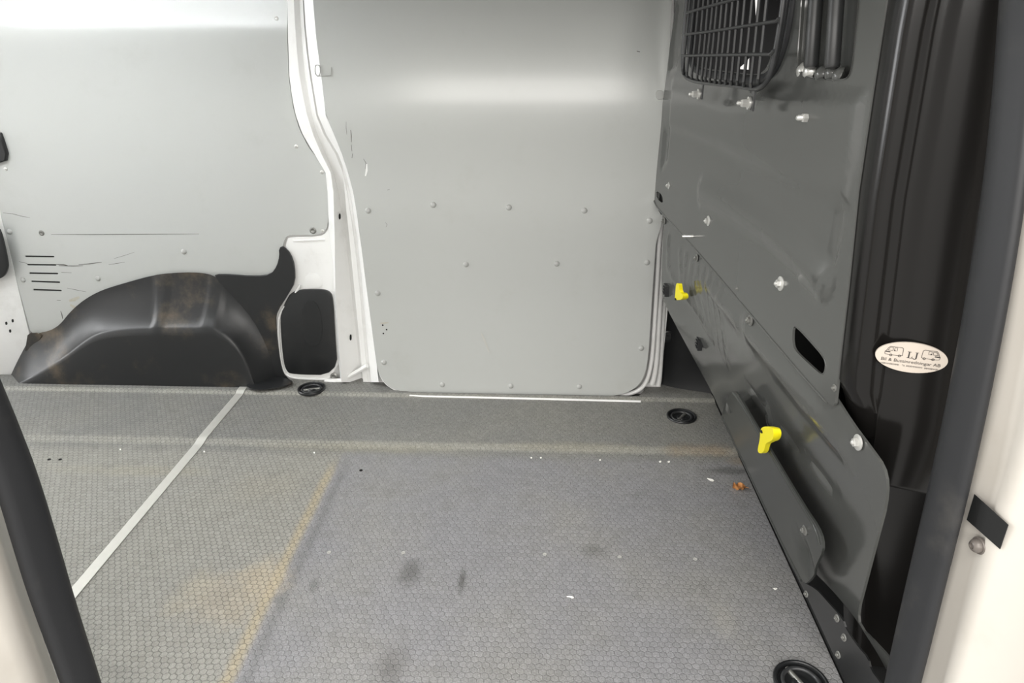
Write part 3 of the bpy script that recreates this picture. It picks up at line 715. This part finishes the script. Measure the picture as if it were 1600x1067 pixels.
lw = sheet('lower_plate', px2(chaikin(resample(Lw, 30), 1), 0), s32, .004, BULK, bk, gu=.013, gv=.013, relief=rel2, smooth=25)
lw['label'] = 'lower plate of the bulkhead, leaning away towards the floor'
# recess behind the tubes
P0 = px(rec, 2)
bm = bmesh.new(); rws = []
cu = sum(p[0] for p in P0)/len(P0); cv = sum(p[1] for p in P0)/len(P0)
for d, s_ in ((.003, 1.03), (-.004, 1.0), (-.02, .97), (-.028, .93)):
    rws.append([bm.verts.new(s3(cu+(u-cu)*s_, cv+(v-cv)*s_, d if d < 0 else .0015)) for u, v in P0])
for a_, b_ in zip(rws, rws[1:]):
    for i in range(len(a_)): bm.faces.new((a_[i], a_[(i+1) % len(a_)], b_[(i+1) % len(a_)], b_[i]))
bm.faces.new(rws[-1]); finish('recess', bm, BULK, bk, 40)
tubeobj('plate_edge', [bulkhit(.0)(*p) for p in chaikin([(1021, 300), (1022, 318), (1037, 336), (1065, 366), (1096, 400), (1155, 470), (1200, 523), (1260, 594), (1292, 629)], 2, False)], .0022, BULK, bk, seg=8)
# rims round slot and window
def rim(name, L, r, off, material, parent=bk, n=2):
    hb = bulkhit(off); return tubeobj(name, [hb(*p) for p in chaikin(L, n)], r, material, parent, closed=True, seg=8)
a_ = bulkhit(-.016)(1030.5, 308); bm = bmesh.new(); box(bm, a_, (.003, .12, .075)); finish('slot_backing', bm, DARK, bk, 0)  # dark box added behind the small opening so it looks black
rim('slot_rim', slot, .0022, -.003, BULK)
gk = [(1086, -60), (1080, 30), (1078, 80), (1083, 104), (1096, 114), (1140, 120), (1180, 126), (1203, 120), (1220, 96), (1236, 40), (1246, -60)]
bmg = rim('window_gasket', gk, .0085, .0, RUBB)
# side column facing the door, curved; upper and lower halves
prof = [(.436, -1.035), (.437, -1.060), (.446, -1.078), (.462, -1.084), (.478, -1.080), (.488, -1.086), (.500, -1.098), (.528, -1.110), (.556, -1.120), (.572, -1.116), (.586, -1.116), (.600, -1.126), (.630, -1.140), (.68, -1.150), (.74, -1.15)]
pc = chaikin(prof, 2, False)
def colshift(z): return -.034*(z-.55)/.65
zs = [1.40, 1.1, .9, .7, .58, .545, .535]
EDGE = sorted([(q.z, q.y) for q in (hU(*p) for p in ((1306, 634), (1312, 560), (1325, 450), (1340, 300), (1362, 150), (1385, 0), (1394, -60)))])
yedge = lambda z: EDGE[0][1] if z <= EDGE[0][0] else curve1(EDGE)(z)
def colrow(z, dx=0, dy=0):
    ye = yedge(z); X = xu(ye)
    return [Vector((X+.002+(x-.436), ye+.004+(y+1.035), z)) for x, y in pc]
def tuck(v): return Vector((v.x+.028*sm(.485, .445, v.x)*sm(.64, .58, v.z), v.y+.012*sm(.485, .445, v.x)*sm(.64, .58, v.z), v.z))
rowsC = [colrow(z) for z in zs[:-3]]+[[tuck(v) for v in colrow(z)] for z in (.64, .61)]
# rounded bottom lip
def lip(x): return .50+.06*sm(.50, .455, x)
rowsC += [[Vector((v.x, v.y, lip(v.x)+.01)) for v in colrow(.55)], [Vector((v.x, v.y+.004, lip(v.x)+.002)) for v in colrow(.55)], [Vector((v.x, v.y+.016, lip(v.x))) for v in colrow(.55)]]
rowsC = rowsC[:-3]+[[tuck(v) for v in r] for r in rowsC[-3:]]
sc_ = loft('side_column', rowsC, COLM, bk, 40); sc_['label'] = 'glossy dark corner column with vertical folds'
prof2 = [(.452, -1.085), (.456, -1.115), (.470, -1.128), (.484, -1.122), (.494, -1.116), (.52, -1.118), (.57, -1.122), (.64, -1.13), (.74, -1.13)]
pc2 = chaikin(prof2, 2, False)
rowsL = [[Vector((x+.022+.10*sm(.6, .0, z), y+.022+.0*z, z)) for x, y in pc2] for z in (.62, .5, .4, .3, .2, .1, .03)]
lc = loft('lower_column', rowsL, COLM, bk, 40)
# rail: lip standing off the lower plate
hR = bulkhit(.030)
RL = [(1127, 651), (1131, 636), (1138, 620), (1145, 611), (1151, 612), (1160, 628), (1175, 654), (1200, 697), (1235, 756), (1262, 800), (1277, 822), (1285, 842), (1285, 862), (1277, 878), (1272, 892), (1262, 912), (1253, 908), (1240, 884), (1222, 848), (1180, 760), (1150, 697)]
rl = empty('flap_rail', hR(1200, 800), 'dark grey stand-off rail along the foot of the bulkhead, with a bulged end', 'rail')
PR_ = [(q.y, q.z) for q in (hR(*p) for p in chaikin(resample(RL, 14), 1))]
endc = hR(1258, 868); endp = (endc.y, endc.z)
def rrel(u, v): return -.012*(1-sm(.0, .05, math.dist((u, v), endp)))
rp_ = sheet('rail_plate', PR_, lambda u, v, d: Vector((SB(u, v)-.030-d, u, v)), .004, RAILM, rl, gu=.02, gv=.02, relief=rrel, smooth=30)
tubeobj('rail_lip', [bulkhit(.028)(x, y) for x, y in chaikin([(1147, 614), (1158, 628), (1175, 657), (1200, 700), (1235, 759), (1262, 803), (1277, 828), (1282, 850)], 2, False)], .0045, RAILM, rp_, seg=8)
for zz_, nm in ((0, 'rail_return'),):
    tp = [bulkhit(.028)(x, y) for x, y in ((1129, 650), (1150, 695), (1180, 758), (1222, 846), (1253, 906))]
    tubeobj('rail_edge', tp, .004, RAILM, rl, seg=6)
    bm = bmesh.new()
    for q in ((1137, 634),):
        a_ = hR(*q); box(bm, (a_.x+.014, a_.y, a_.z), (.03, .02, .03))
    finish('rail_spacer', bm, BULK, rl, 0)
BOLT = meshof('bolt', lambda bm: (lathe(bm, [(.0115, 0), (.0115, .0014), (.0085, .0026)], 20), lathe(bm, [(.0066, .002), (.0066, .0068), (.0055, .0078)], 6), lathe(bm, [(.0032, .0075), (.0032, .0095), (.002, .0105)], 10)), 25)
BOLT.materials.append(ZINC)
DB = BOLT.copy(); DB.name = 'dark_bolt'; DB.materials.clear(); DB.materials.append(DZINC)
def bolt(x, y, par, me=BOLT, off=.0, sc=1.0, nm='bolt', z=(-1, -.09, 0)): return place(me, nm, None, par, bulkhit(off)(x, y), z, random.random(), sc)
for x, y, s_ in ((1045, 290, .8), (1107, 345, 1.0), (1220, 443, 1.1)): bolt(x, y, bk, sc=s_)
for x, y, s_ in ((1089, 403, .8), (1173, 500, 1.0), (1341, 691, 1.0)): bolt(x, y, bk, off=-.004, sc=s_, me=BOLT if x > 1300 else DB)
bolt(1038, 345, bk, me=DB, off=-.004, sc=.9)
bolt(1258, 828, rl, me=DB, off=.030, sc=.8); bolt(1304, 606, bk, me=DB, sc=.5); bolt(1152, 451, bk, me=DB, sc=.35)
def stud(x, y, ln, r, par, hexr=None, name='stud', off=0):
    a_ = bulkhit(off)(x, y); bm = bmesh.new(); M = axis_mat(a_, (-1, -.05, 0))
    lathe(bm, [(r, -.002), (r, ln*.9), (r*.7, ln)], 10, M)
    if hexr: lathe(bm, [(hexr, ln*.25), (hexr, ln*.6), (hexr*.8, ln*.66)], 6, M); lathe(bm, [(hexr*1.5, ln*.15), (hexr*1.5, ln*.23)], 14, M)
    return finish(name, bm, ZINC, par, 30)
stud(1269, 184, .024, .0045, bk, .007); stud(1083, 369, .026, .0036, bk)
# black clips in the lower plate
for x, y in ((1041, 453), (1092.5, 537)):
    a_ = bulkhit(-.002)(x, y); bm = bmesh.new(); box(bm, a_, (.012, .030 if x < 1060 else .026, .030)); 
    for k in (-1, 0, 1): box(bm, a_+Vector((-.007, 0, k*.008)), (.004, .018, .004))
    finish('plate_clip', bm, DARK if False else COVER, bk, 0)
# small marks on the plate
for L, w in (([(1277, 386), (1279, 387)], 1), ([(1268, 397)], 1)): pass

# yellow latches
def latch(pts_body, pts_tab, off, label, dark):
    a_ = bulkhit(off)(*pts_body[0]); e = empty('latch_lever', a_, label, 'latch', 'yellow bulkhead latches')
    hb = bulkhit(off)
    def ext(name, L, d, material, n=2):
        P = [hb(*p) for p in chaikin(L, n)]; N = len(P); bm = bmesh.new(); ax = Vector((1, .09, 0)).normalized()
        f_ = [bm.verts.new(p) for p in P]; b_ = [bm.verts.new(p+ax*d) for p in P]
        bm.faces.new(f_); bm.faces.new(list(reversed(b_)))
        for i in range(N): bm.faces.new((f_[i], f_[(i+1) % N], b_[(i+1) % N], b_[i]))
        return finish(name, bm, material, e, 35)
    ext('lever', pts_body, .009, YEL); 
    ext('pivot', pts_tab, .014, YEL, 2)
    bm = bmesh.new(); lathe(bm, [(.003, 0), (.003, .004)], 10, axis_mat(hb(*dark)+Vector((.002, 0, 0)), (-1, -.3, 0))); finish('lever_hole', bm, DARK, e)
    return e
latch([(1188, 672), (1191, 667), (1199, 666), (1207, 668), (1209, 676), (1208, 686), (1203, 690), (1197, 692), (1195, 698), (1193, 706), (1188, 709), (1184, 706), (1184, 700), (1187, 688)], [(1191, 668), (1205, 667), (1209, 676), (1207, 686), (1200, 690), (1190, 688)], .042, 'yellow plastic latch lever on the stand-off rail', (1190.5, 674))
latch([(1056, 443), (1060, 442), (1061, 449), (1062, 456), (1066, 459), (1067, 464), (1065, 468), (1058, 469), (1054, 468), (1055, 460)], [(1055, 460), (1062, 456), (1067, 460), (1067, 467), (1058, 469)], .022, 'yellow plastic latch lever beside the ribbed part of the lower plate', (1056, 467))

# sill bracket along the floor below the rail end
sb_ = empty('sill_bracket', on_z(1300, 1000), 'black folded sill bracket on the floor edge below the rail end', 'bracket')
hS = bulkhit(.020)
SL = [(1221, 848), (1232, 862), (1253, 908), (1276, 921), (1298, 946), (1316, 966), (1322, 984), (1340, 1010), (1356, 1028), (1360, 1046), (1385, 1080), (1345, 1112), (1323, 1067), (1290, 996), (1255, 920), (1228, 868)]
PS = [(q.y, q.z) for q in (hS(*p) for p in chaikin(resample(SL, 16), 1))]
sheet('bracket_plate', PS, lambda u, v, d: Vector((SB(u, v)-.020-d, u, v)), .003, COVER, sb_, gv=.03, smooth=30)
for x, y in ((1260, 928), (1308, 966), (1319, 996), (1310, 1023)): bolt(x, y, sb_, me=DB, off=.0215, sc=.55, nm='screw', z=(-1, -.2, .2))

# black sheets added so the gaps at the bulkhead foot look dark
bm = bmesh.new(); box(bm, (.70, -.55, .42), (.02, 1.5, .86)); box(bm, (.66, -.55, -.0), (.18, 1.5, .02)); o = finish('gap_backing', bm, GAP_SHADE, smooth=0); prop(o, 'black sheets added to darken the gaps behind the bulkhead foot', kind='structure')

# ------------------------------------------------------------------ window grille
gr = empty('window_grille', bulkhit(.02)(1140, 140), 'black wire guard grille over the bulkhead window', 'grille')
G0 = .055
hG = bulkhit(G0)
def gpt(L, off=G0): hb = bulkhit(off); return [hb(*p) for p in L]
fr = chaikin([(1078, -55), (1070, 40), (1066, 108), (1071, 121), (1086, 127), (1102, 129), (1150, 133), (1178, 139), (1193, 134), (1204, 116), (1214, 70), (1222, 20), (1231, -55)], 2, False)
tubeobj('grille_frame', gpt(fr, .040), .0048, WIRE, gr, seg=8)
tubeobj('grille_frame', gpt(chaikin([(1235, -55), (1227, 10), (1217, 70), (1206, 112), (1192, 134), (1176, 141)], 2, False), .030), .006, WIRE, gr, seg=8)
tops = [310, 347, 386, 425, 465, 505, 540, 580, 622, 667, 715, 768, 830, 890, 950]; bots = [250, 285, 325, 370, 408, 438, 475, 520, 560, 607, 655, 705, 758, 818, 880]; boty = [610, 628, 648, 658, 664, 670, 680, 688, 690, 695, 700, 702, 712, 718, 690]
for t_, b_, yy in zip(tops, bots, boty):
    xt, xb_, yb = 1020+t_/5.333, 1020+b_/5.333, yy/5.333
    slope = (xb_-xt)/yb
    main = [(xt-slope*55, -55), (xt, 0), (xt+(xb_-xt)*.5, yb*.5), (xb_, yb-6)]
    tubeobj('grille_wire', gpt(main)+gpt([(xb_, yb)], G0-.006)+gpt([(xb_+.5, yb+1.5)], .040), .0028, WIRE, gr, seg=6)
for L in ([(1066, 87), (1100, 86.5), (1150, 85.5), (1204, 84.5), (1209, 79)], [(1069, 54), (1100, 50.5), (1130, 46), (1175, 39), (1213, 33), (1217, 29)], [(1073, 20), (1100, 12), (1144, 0), (1190, -13), (1224, -24)], [(1078, -22), (1144, -48), (1160, -55)]):
    tubeobj('grille_wire', gpt(L, G0+.003), .0027, WIRE, gr, seg=6)
for (x0, y0), (x1, y1), nut in (((1097, 130), (1096.5, 155), (1093, 147)), ((1177, 141), (1176, 173), (1172, 161))):
    a_, b_ = gpt([(x0, y0), (x1, y1)], .036); bm = bmesh.new(); mid = (a_+b_)/2; box(bm, mid, (.003, .018, (a_-b_).length)); br = finish('grille_bracket', bm, WIRE, gr, 0)
    n_ = gpt([nut], .036)[0]; bm = bmesh.new(); M = axis_mat(n_+Vector((.026, 0, 0)), (-1, 0, 0))
    lathe(bm, [(.004, .02), (.004, .047), (.002, .049)], 10, M); lathe(bm, [(.011, .026), (.011, .030)], 16, M); lathe(bm, [(.0075, .030), (.0075, .040), (.006, .042)], 6, M)
    finish('grille_nut', bm, ZINC, br, 30)
# two tubes in the recess
for (xa, ya), (xb_, yb_), lab in (((1279, -60), (1267, 106), 'vertical dark tube in the bulkhead recess, the one next to the grille'), ((1311, -60), (1300, 106), 'vertical dark tube in the bulkhead recess, the one next to the corner column')):
    A_, B_ = gpt([(xa, ya), (xb_, yb_)], .002)
    o = tubeobj('recess_tube', [A_, A_.lerp(B_, .5), B_.lerp(A_, .03), B_], [.011, .011, .011, .009], mat('dark_tube', srgb(46, 47, 47), .4, var=.15, vscale=20), None, seg=14); prop(o, lab, 'tube')
# lumps of sealant under the tubes
for k, (x, y) in enumerate(((1255, 110), (1266, 111), (1284, 116), (1300, 114), (1312, 118))):
    a_ = gpt([(x, y)], -.008)[0]; bm = bmesh.new(); lathe(bm, [(.006, -.006), (.013, -.001), (.011, .006), (.004, .010), (.001, .0105)], 12, axis_mat(a_, (-1, random.uniform(-.4, .4), random.uniform(0, .5)))); finish('recess_plug', bm, ZINC if k < 2 else BULK, bk, 60)

# ------------------------------------------------------------------ cab behind the window: dark trim with its side window, seat
cb = empty('cab_seat', Vector((1.0, -.02, .47)), 'dark cab seat glimpsed through the window grille', 'seat')
def rbox(name, c, s, r, parent, material, tilt=0):
    bm = bmesh.new(); box(bm, (0, 0, 0), s); bmesh.ops.bevel(bm, geom=bm.edges[:]+bm.verts[:], offset=r, segments=3, profile=.5, affect='EDGES')
    bmesh.ops.transform(bm, matrix=Matrix.Translation(c) @ Matrix.Rotation(tilt, 4, 'Y'), verts=bm.verts); return finish(name, bm, material, parent, 60)
rbox('backrest', (1.0, -.02, .78), (.14, .46, .62), .05, cb, CABM, .1)
rbox('headrest', (.98, -.02, 1.18), (.10, .26, .17), .04, cb, CABM, .1)
cabY = .26
hw = lambda L: [(q.x, q.z) for q in (on_y(x, y, cabY) for x, y in L)]
ct = sheet('wall_front', [(.36, -.05), (1.3, -.05), (1.3, 1.5), (.36, 1.5)], lambda u, v, d: Vector((u, cabY-d, v)), .01, CABM, holes=[hw([(1153, 108), (1166, 97), (1172, 89), (1171, 109)]), hw([(1178, -40), (1188, -40), (1184, 10), (1181, 33), (1180, 5)])], smooth=0)
prop(ct, 'dark cab side trim with its side window openings', kind='structure')
bm = bmesh.new(); box(bm, (.97, -.45, 1.42), (.76, 1.5, .02)); box(bm, (1.33, -.45, .9), (.02, 1.5, 1.1)); o = finish('ceiling', bm, CABM, smooth=0); prop(o, 'dark cab roof and dashboard behind the bulkhead', kind='structure')

# ------------------------------------------------------------------ oval sticker on the column
kx = .32
u_ = Vector((1, -kx, 0)).normalized(); n_ = Vector((-kx, -1, 0)).normalized()
Pc = None
def colY(x, z):
    R_ = colrow(max(z, .55))
    for a_, b_ in zip(R_, R_[1:]):
        if a_.x <= x <= b_.x and b_.x > a_.x: return a_.y+(b_.y-a_.y)*(x-a_.x)/(b_.x-a_.x)
    return R_[0].y if x < R_[0].x else R_[-1].y
def stickhit(x, y): return hit(x, y, lambda p: (p-S0).dot(n_), .3, 3)
S0 = hit(1424, 558, lambda p: p.y - colY(p.x, p.z) + .004, .5, 2)
S0 = S0 + n_*.004
lft, rgt = stickhit(1368, 551), stickhit(1481, 566)
S0c = (lft+rgt)/2; hu = (rgt-lft).length/2
t0, b0_ = stickhit(1416, 534), stickhit(1433, 584); hv = abs(t0.z-b0_.z)/2*.98
S0c.z = (t0.z+b0_.z)/2
stk = empty('oval_sticker', S0c, 'oval cream dealer sticker reading LJ on the dark corner column', 'sticker')
def SP(a, b, d=.0005): return S0c + u_*(a*hu) + Vector((0, 0, b*hv)) + n_*d
bm = bmesh.new(); N = 56
ring = [[bm.verts.new(SP(math.cos(2*math.pi*k/N)*s_, math.sin(2*math.pi*k/N)*s_, d)) for k in range(N)] for s_, d in ((1, -.003), (1, .0003), (.99, .0005))]
for a_, b_ in zip(ring, ring[1:]):
    for k in range(N): bm.faces.new((a_[k], a_[(k+1) % N], b_[(k+1) % N], b_[k]))
bm.faces.new(ring[-1]); finish('sticker_base', bm, STICK, stk, 0)
def ink_poly(bm, L, d=.0009): bm.faces.new([bm.verts.new(SP(a, b, d)) for a, b in L])
def ink_line(bm, L, w, d=.0009, closed=False):
    n = len(L); asp = hu/hv
    for i in range(n if closed else n-1):
        (x0, y0), (x1, y1) = L[i], L[(i+1) % n]; dx, dy = (x1-x0)*asp, y1-y0; l = math.hypot(dx, dy) or 1; ox, oy = -dy/l*w/asp, dx/l*w
        bm.faces.new([bm.verts.new(SP(*q, d)) for q in ((x0+ox, y0+oy), (x1+ox, y1+oy), (x1-ox, y1-oy), (x0-ox, y0-oy))])
def van(sgn, cx, cy):
    bm = bmesh.new(); T = lambda L: [(cx+sgn*a, cy+b) for a, b in L]
    ink_line(bm, T([(-.24, -.10), (-.25, .05), (-.22, .12), (-.18, .30), (-.13, .42), (.20, .42), (.24, .36), (.25, -.10), (.17, -.14)]), .014)
    ink_line(bm, T([(-.24, -.12), (-.08, -.14), (.06, -.14), (.17, -.14)]), .012)
    ink_line(bm, T([(-.18, .16), (-.12, .36), (-.04, .36), (-.04, .16), (-.18, .16)]), .012); ink_line(bm, T([(0, .16), (0, .36), (.08, .36), (.08, .16), (0, .16)]), .010)
    ink_poly(bm, T([(-.24, .02), (-.10, .02), (-.10, .09), (-.23, .09)])); ink_poly(bm, T([(-.01, .14), (.03, .14), (.03, .22), (-.01, .22)]))
    for wx in (-.07, .17): ink_line(bm, T([(wx+.035*math.cos(k*math.pi/4), -.15+.07*math.sin(k*math.pi/4)) for k in range(8)]), .016, closed=True)
    finish('van_outline', bm, INK, stk, 0)
van(1, -.50, .19); van(-1, .52, .22)
bm = bmesh.new()
L_ = lambda pts, ox, oy: ink_poly(bm, [(ox+a, oy+b) for a, b in pts])
for pts in ([(0, 0), (.10, 0), (.10, .03), (0, .03)], [(.03, .03), (.065, .03), (.065, .40), (.03, .40)], [(0, .40), (.10, .40), (.10, .43), (0, .43)], [(.10, 0), (.145, 0), (.155, .12), (.14, .12), (.125, .03), (.10, .03)]): L_(pts, -.125, -.02)
for pts in ([(.05, .40), (.145, .40), (.145, .43), (.05, .43)], [(.08, .02), (.115, .02), (.115, .40), (.08, .40)], [(.0, -.02), (.03, -.05), (.07, -.05), (.105, -.02), (.115, .02), (.08, .02), (.065, -.02), (.035, -.02)], [(0, -.02), (.03, -.01), (.03, .03), (.0, .03)]): L_(pts, .035, -.02)
finish('sticker_letters', bm, INK, stk, 0)
def text(body, cx, cy, width, height, name):
    c_ = bpy.data.curves.new(name, 'FONT'); c_.body = body; c_.align_x = 'CENTER'; c_.align_y = 'BOTTOM_BASELINE' if False else 'CENTER'; c_.size = 1; c_.resolution_u = 3
    o = bpy.data.objects.new(name, c_); COL.objects.link(o); bpy.context.view_layer.update()
    me = bpy.data.meshes.new_from_object(o.evaluated_get(bpy.context.evaluated_depsgraph_get())); bpy.data.objects.remove(o)
    xs = [v.co.x for v in me.vertices]; ys = [v.co.y for v in me.vertices]; w_ = max(xs)-min(xs); h_ = max(ys)-min(ys); mx_, my_ = (max(xs)+min(xs))/2, (max(ys)+min(ys))/2
    for v in me.vertices: v.co = SP(cx+(v.co.x-mx_)/w_*width, cy+(v.co.y-my_)/h_*height, .0009)
    me.materials.clear(); return link(name, me, INK, stk)
text('Bil & Bussinredningar AB', .01, -.30, 1.64, .27, 'sticker_text')
text('Tel.', -.16, -.56, .085, .12, 'sticker_text')
for g0, g1 in ((-.80, -.28), (-.08, .34), (.42, .80)):      # small print too blurred to read in the photo
    bm = bmesh.new(); a_ = g0
    while a_ < g1:
        hgt = random.uniform(.03, .06); ink_poly(bm, [(a_, -.56-hgt), (a_+.016, -.56-hgt), (a_+.016, -.56+hgt), (a_, -.56+hgt)]); a_ += random.uniform(.022, .034)
    o = finish('small_print', bm, mat('faded_ink', srgb(110, 104, 98), .6), stk, 0); o['kind'] = 'stuff'

# ================================================================== NEAR DOORWAY
# right: seal, jamb
XS = .475
sealL = [(1562, -60), (1556, 0), (1546, 150), (1530, 300), (1507, 450), (1480, 600), (1448, 750), (1413, 900), (1388, 1010), (1372, 1090)]
sealR = [(1640, -60), (1632, 0), (1618, 150), (1601, 300), (1577, 450), (1548, 600), (1517, 745), (1478, 900), (1451, 1010), (1430, 1090)]
def hx(x0): return lambda x, y: on_x(x, y, x0)
SLp = chaikin(sealL, 2, False); SRp = chaikin(sealR, 2, False)
rowsS = []
for (xl, yl), (xr, yr) in zip(SLp, SRp):
    a_ = on_x(xl+9, yl, XS+.012); b_ = on_x(xr, yr, XS+.020)
    mid = (a_+b_)/2; wv = (b_-a_)/2; out_ = Vector((-1, -.15, .1)); out_ -= wv.normalized()*out_.dot(wv.normalized()); out_.normalize()
    rowsS.append([mid+wv*math.cos(t_)+out_*.013*(math.sin(t_)*(1+.12*math.cos(3*t_))) for t_ in [2*math.pi*k/22 for k in range(22)]])
rowsS.insert(0, [v+Vector((0, .05, .30)) for v in rowsS[0]])
sl = loft('door_seal', rowsS, RUBB, None, 60, closed=True); prop(sl, 'black rubber door seal along the post in front of the bulkhead column', 'door seal', 'rubber door seals')
def jx(y): return .512 - .16*(y+1.33)
def jh(x, y, off=0): return hit(x, y, lambda p: p.x-(jx(p.y)-off), .2, 3)
jrows = []
jr = chaikin([(1600, -60), (1590, 100), (1580, 300), (1560, 450), (1535, 600), (1500, 745), (1461, 900), (1432, 1010), (1410, 1090)], 1, False)
for (x, y) in jr:
    a_ = jh(x, y); r = []
    for d, ox in ((.03, .02), (.0, .004), (-.012, -.001), (-.03, 0), (-.055, .0), (-.065, -.006), (-.085, -.006), (-.10, .0), (-.15, .0), (-.19, .004), (-.21, .02), (-.22, .05)):
        yy = a_.y+d; r.append(Vector((jx(yy)+ox+(.006*sm(.55, .66, a_.z)*sm(-.02, -.07, d)), yy, a_.z)))
    jrows.append(r)
jrows.insert(0, [v+Vector((0, .05, .30)) for v in jrows[0]])
jb = loft('trim_2', jrows, WARM_LIT_WHITE, None, 50); prop(jb, 'white painted door jamb beyond the right-hand seal', kind='structure')
slab('jamb_label', [(1523, 772), (1576, 820), (1563, 858), (1511, 812)], lambda x, y: jh(x, y, .0075), .0006, mat('matt_black_label', srgb(22, 23, 23), .6), None, 0, 'plain black rectangular label on the white door jamb', 'label')
js = empty('jamb_bolt', jh(1530, 852, .006), 'grey round-headed bolt below the black label on the jamb', 'bolt')
p = jh(1531, 852, .004); GB = mat('grey_bolt', srgb(104, 98, 93), .4, metal=.2)
bm = bmesh.new(); lathe(bm, [(.0105, 0), (.0105, .002), (.0098, .003)], 20, axis_mat(p, (-1, -.16, 0))); finish('washer', bm, GB, js)
bm = bmesh.new(); lathe(bm, [(.0085, .003), (.0083, .006), (.0065, .009), (.0035, .0105), (.003, .0085), (.0005, .0085)], 20, axis_mat(p, (-1, -.16, 0))); finish('bolt_head', bm, GB, js)
# left: seal, jamb
XL = -.635
sR = [(-24, 545), (0, 604), (22, 655), (56, 743), (91, 860), (112, 933), (155, 1067), (165, 1100)]
sL = [(-83, 568), (-58, 627), (-27, 700), (2, 780), (30, 875), (48, 933), (97, 1067), (108, 1100)]
rowsS = []
for (xr, yr), (xl, yl) in zip(chaikin(sR, 2, False), chaikin(sL, 2, False)):
    a_ = on_x(xr, yr, XL); b_ = on_x(xl, yl, XL-.004)
    mid = (a_+b_)/2; wv = (b_-a_)/2; out_ = Vector((1, -.2, .1)); out_ -= wv.normalized()*out_.dot(wv.normalized()); out_.normalize()
    rowsS.append([mid+wv*math.cos(t_)+out_*.016*(math.sin(t_)*(1+.12*math.cos(3*t_))) for t_ in [2*math.pi*k/22 for k in range(22)]])
rowsS.insert(0, [v+Vector((0, .02, .62)) for v in rowsS[0]])
s2 = loft('door_seal', rowsS, RUBB, None, 60, closed=True); prop(s2, 'black rubber door seal crossing the end of the aluminium floor strip', 'door seal', 'rubber door seals')
jrows = []
for x, y in chaikin([(-120, 560), (-60, 650), (-10, 740), (15, 830), (40, 910), (70, 1000), (105, 1100)], 1, False):
    a_ = on_x(x, y, XL-.02); r = []
    for d, ox in ((.03, -.03), (.0, -.012), (-.02, .0), (-.04, .004), (-.06, -.002), (-.075, -.012), (-.10, -.014), (-.14, -.01), (-.18, -.02), (-.2, -.05)):
        r.append(Vector((a_.x+ox+.008*sm(.5, .42, a_.z)*sm(-.03, -.07, d), a_.y+d, a_.z)))
    jrows.append(r)
jrows.insert(0, [v+Vector((0, .02, .62)) for v in jrows[0]])
jl = loft('trim_3', jrows, WARM_LIT_WHITE, None, 50); prop(jl, 'white painted door jamb outside the left-hand seal', kind='structure')
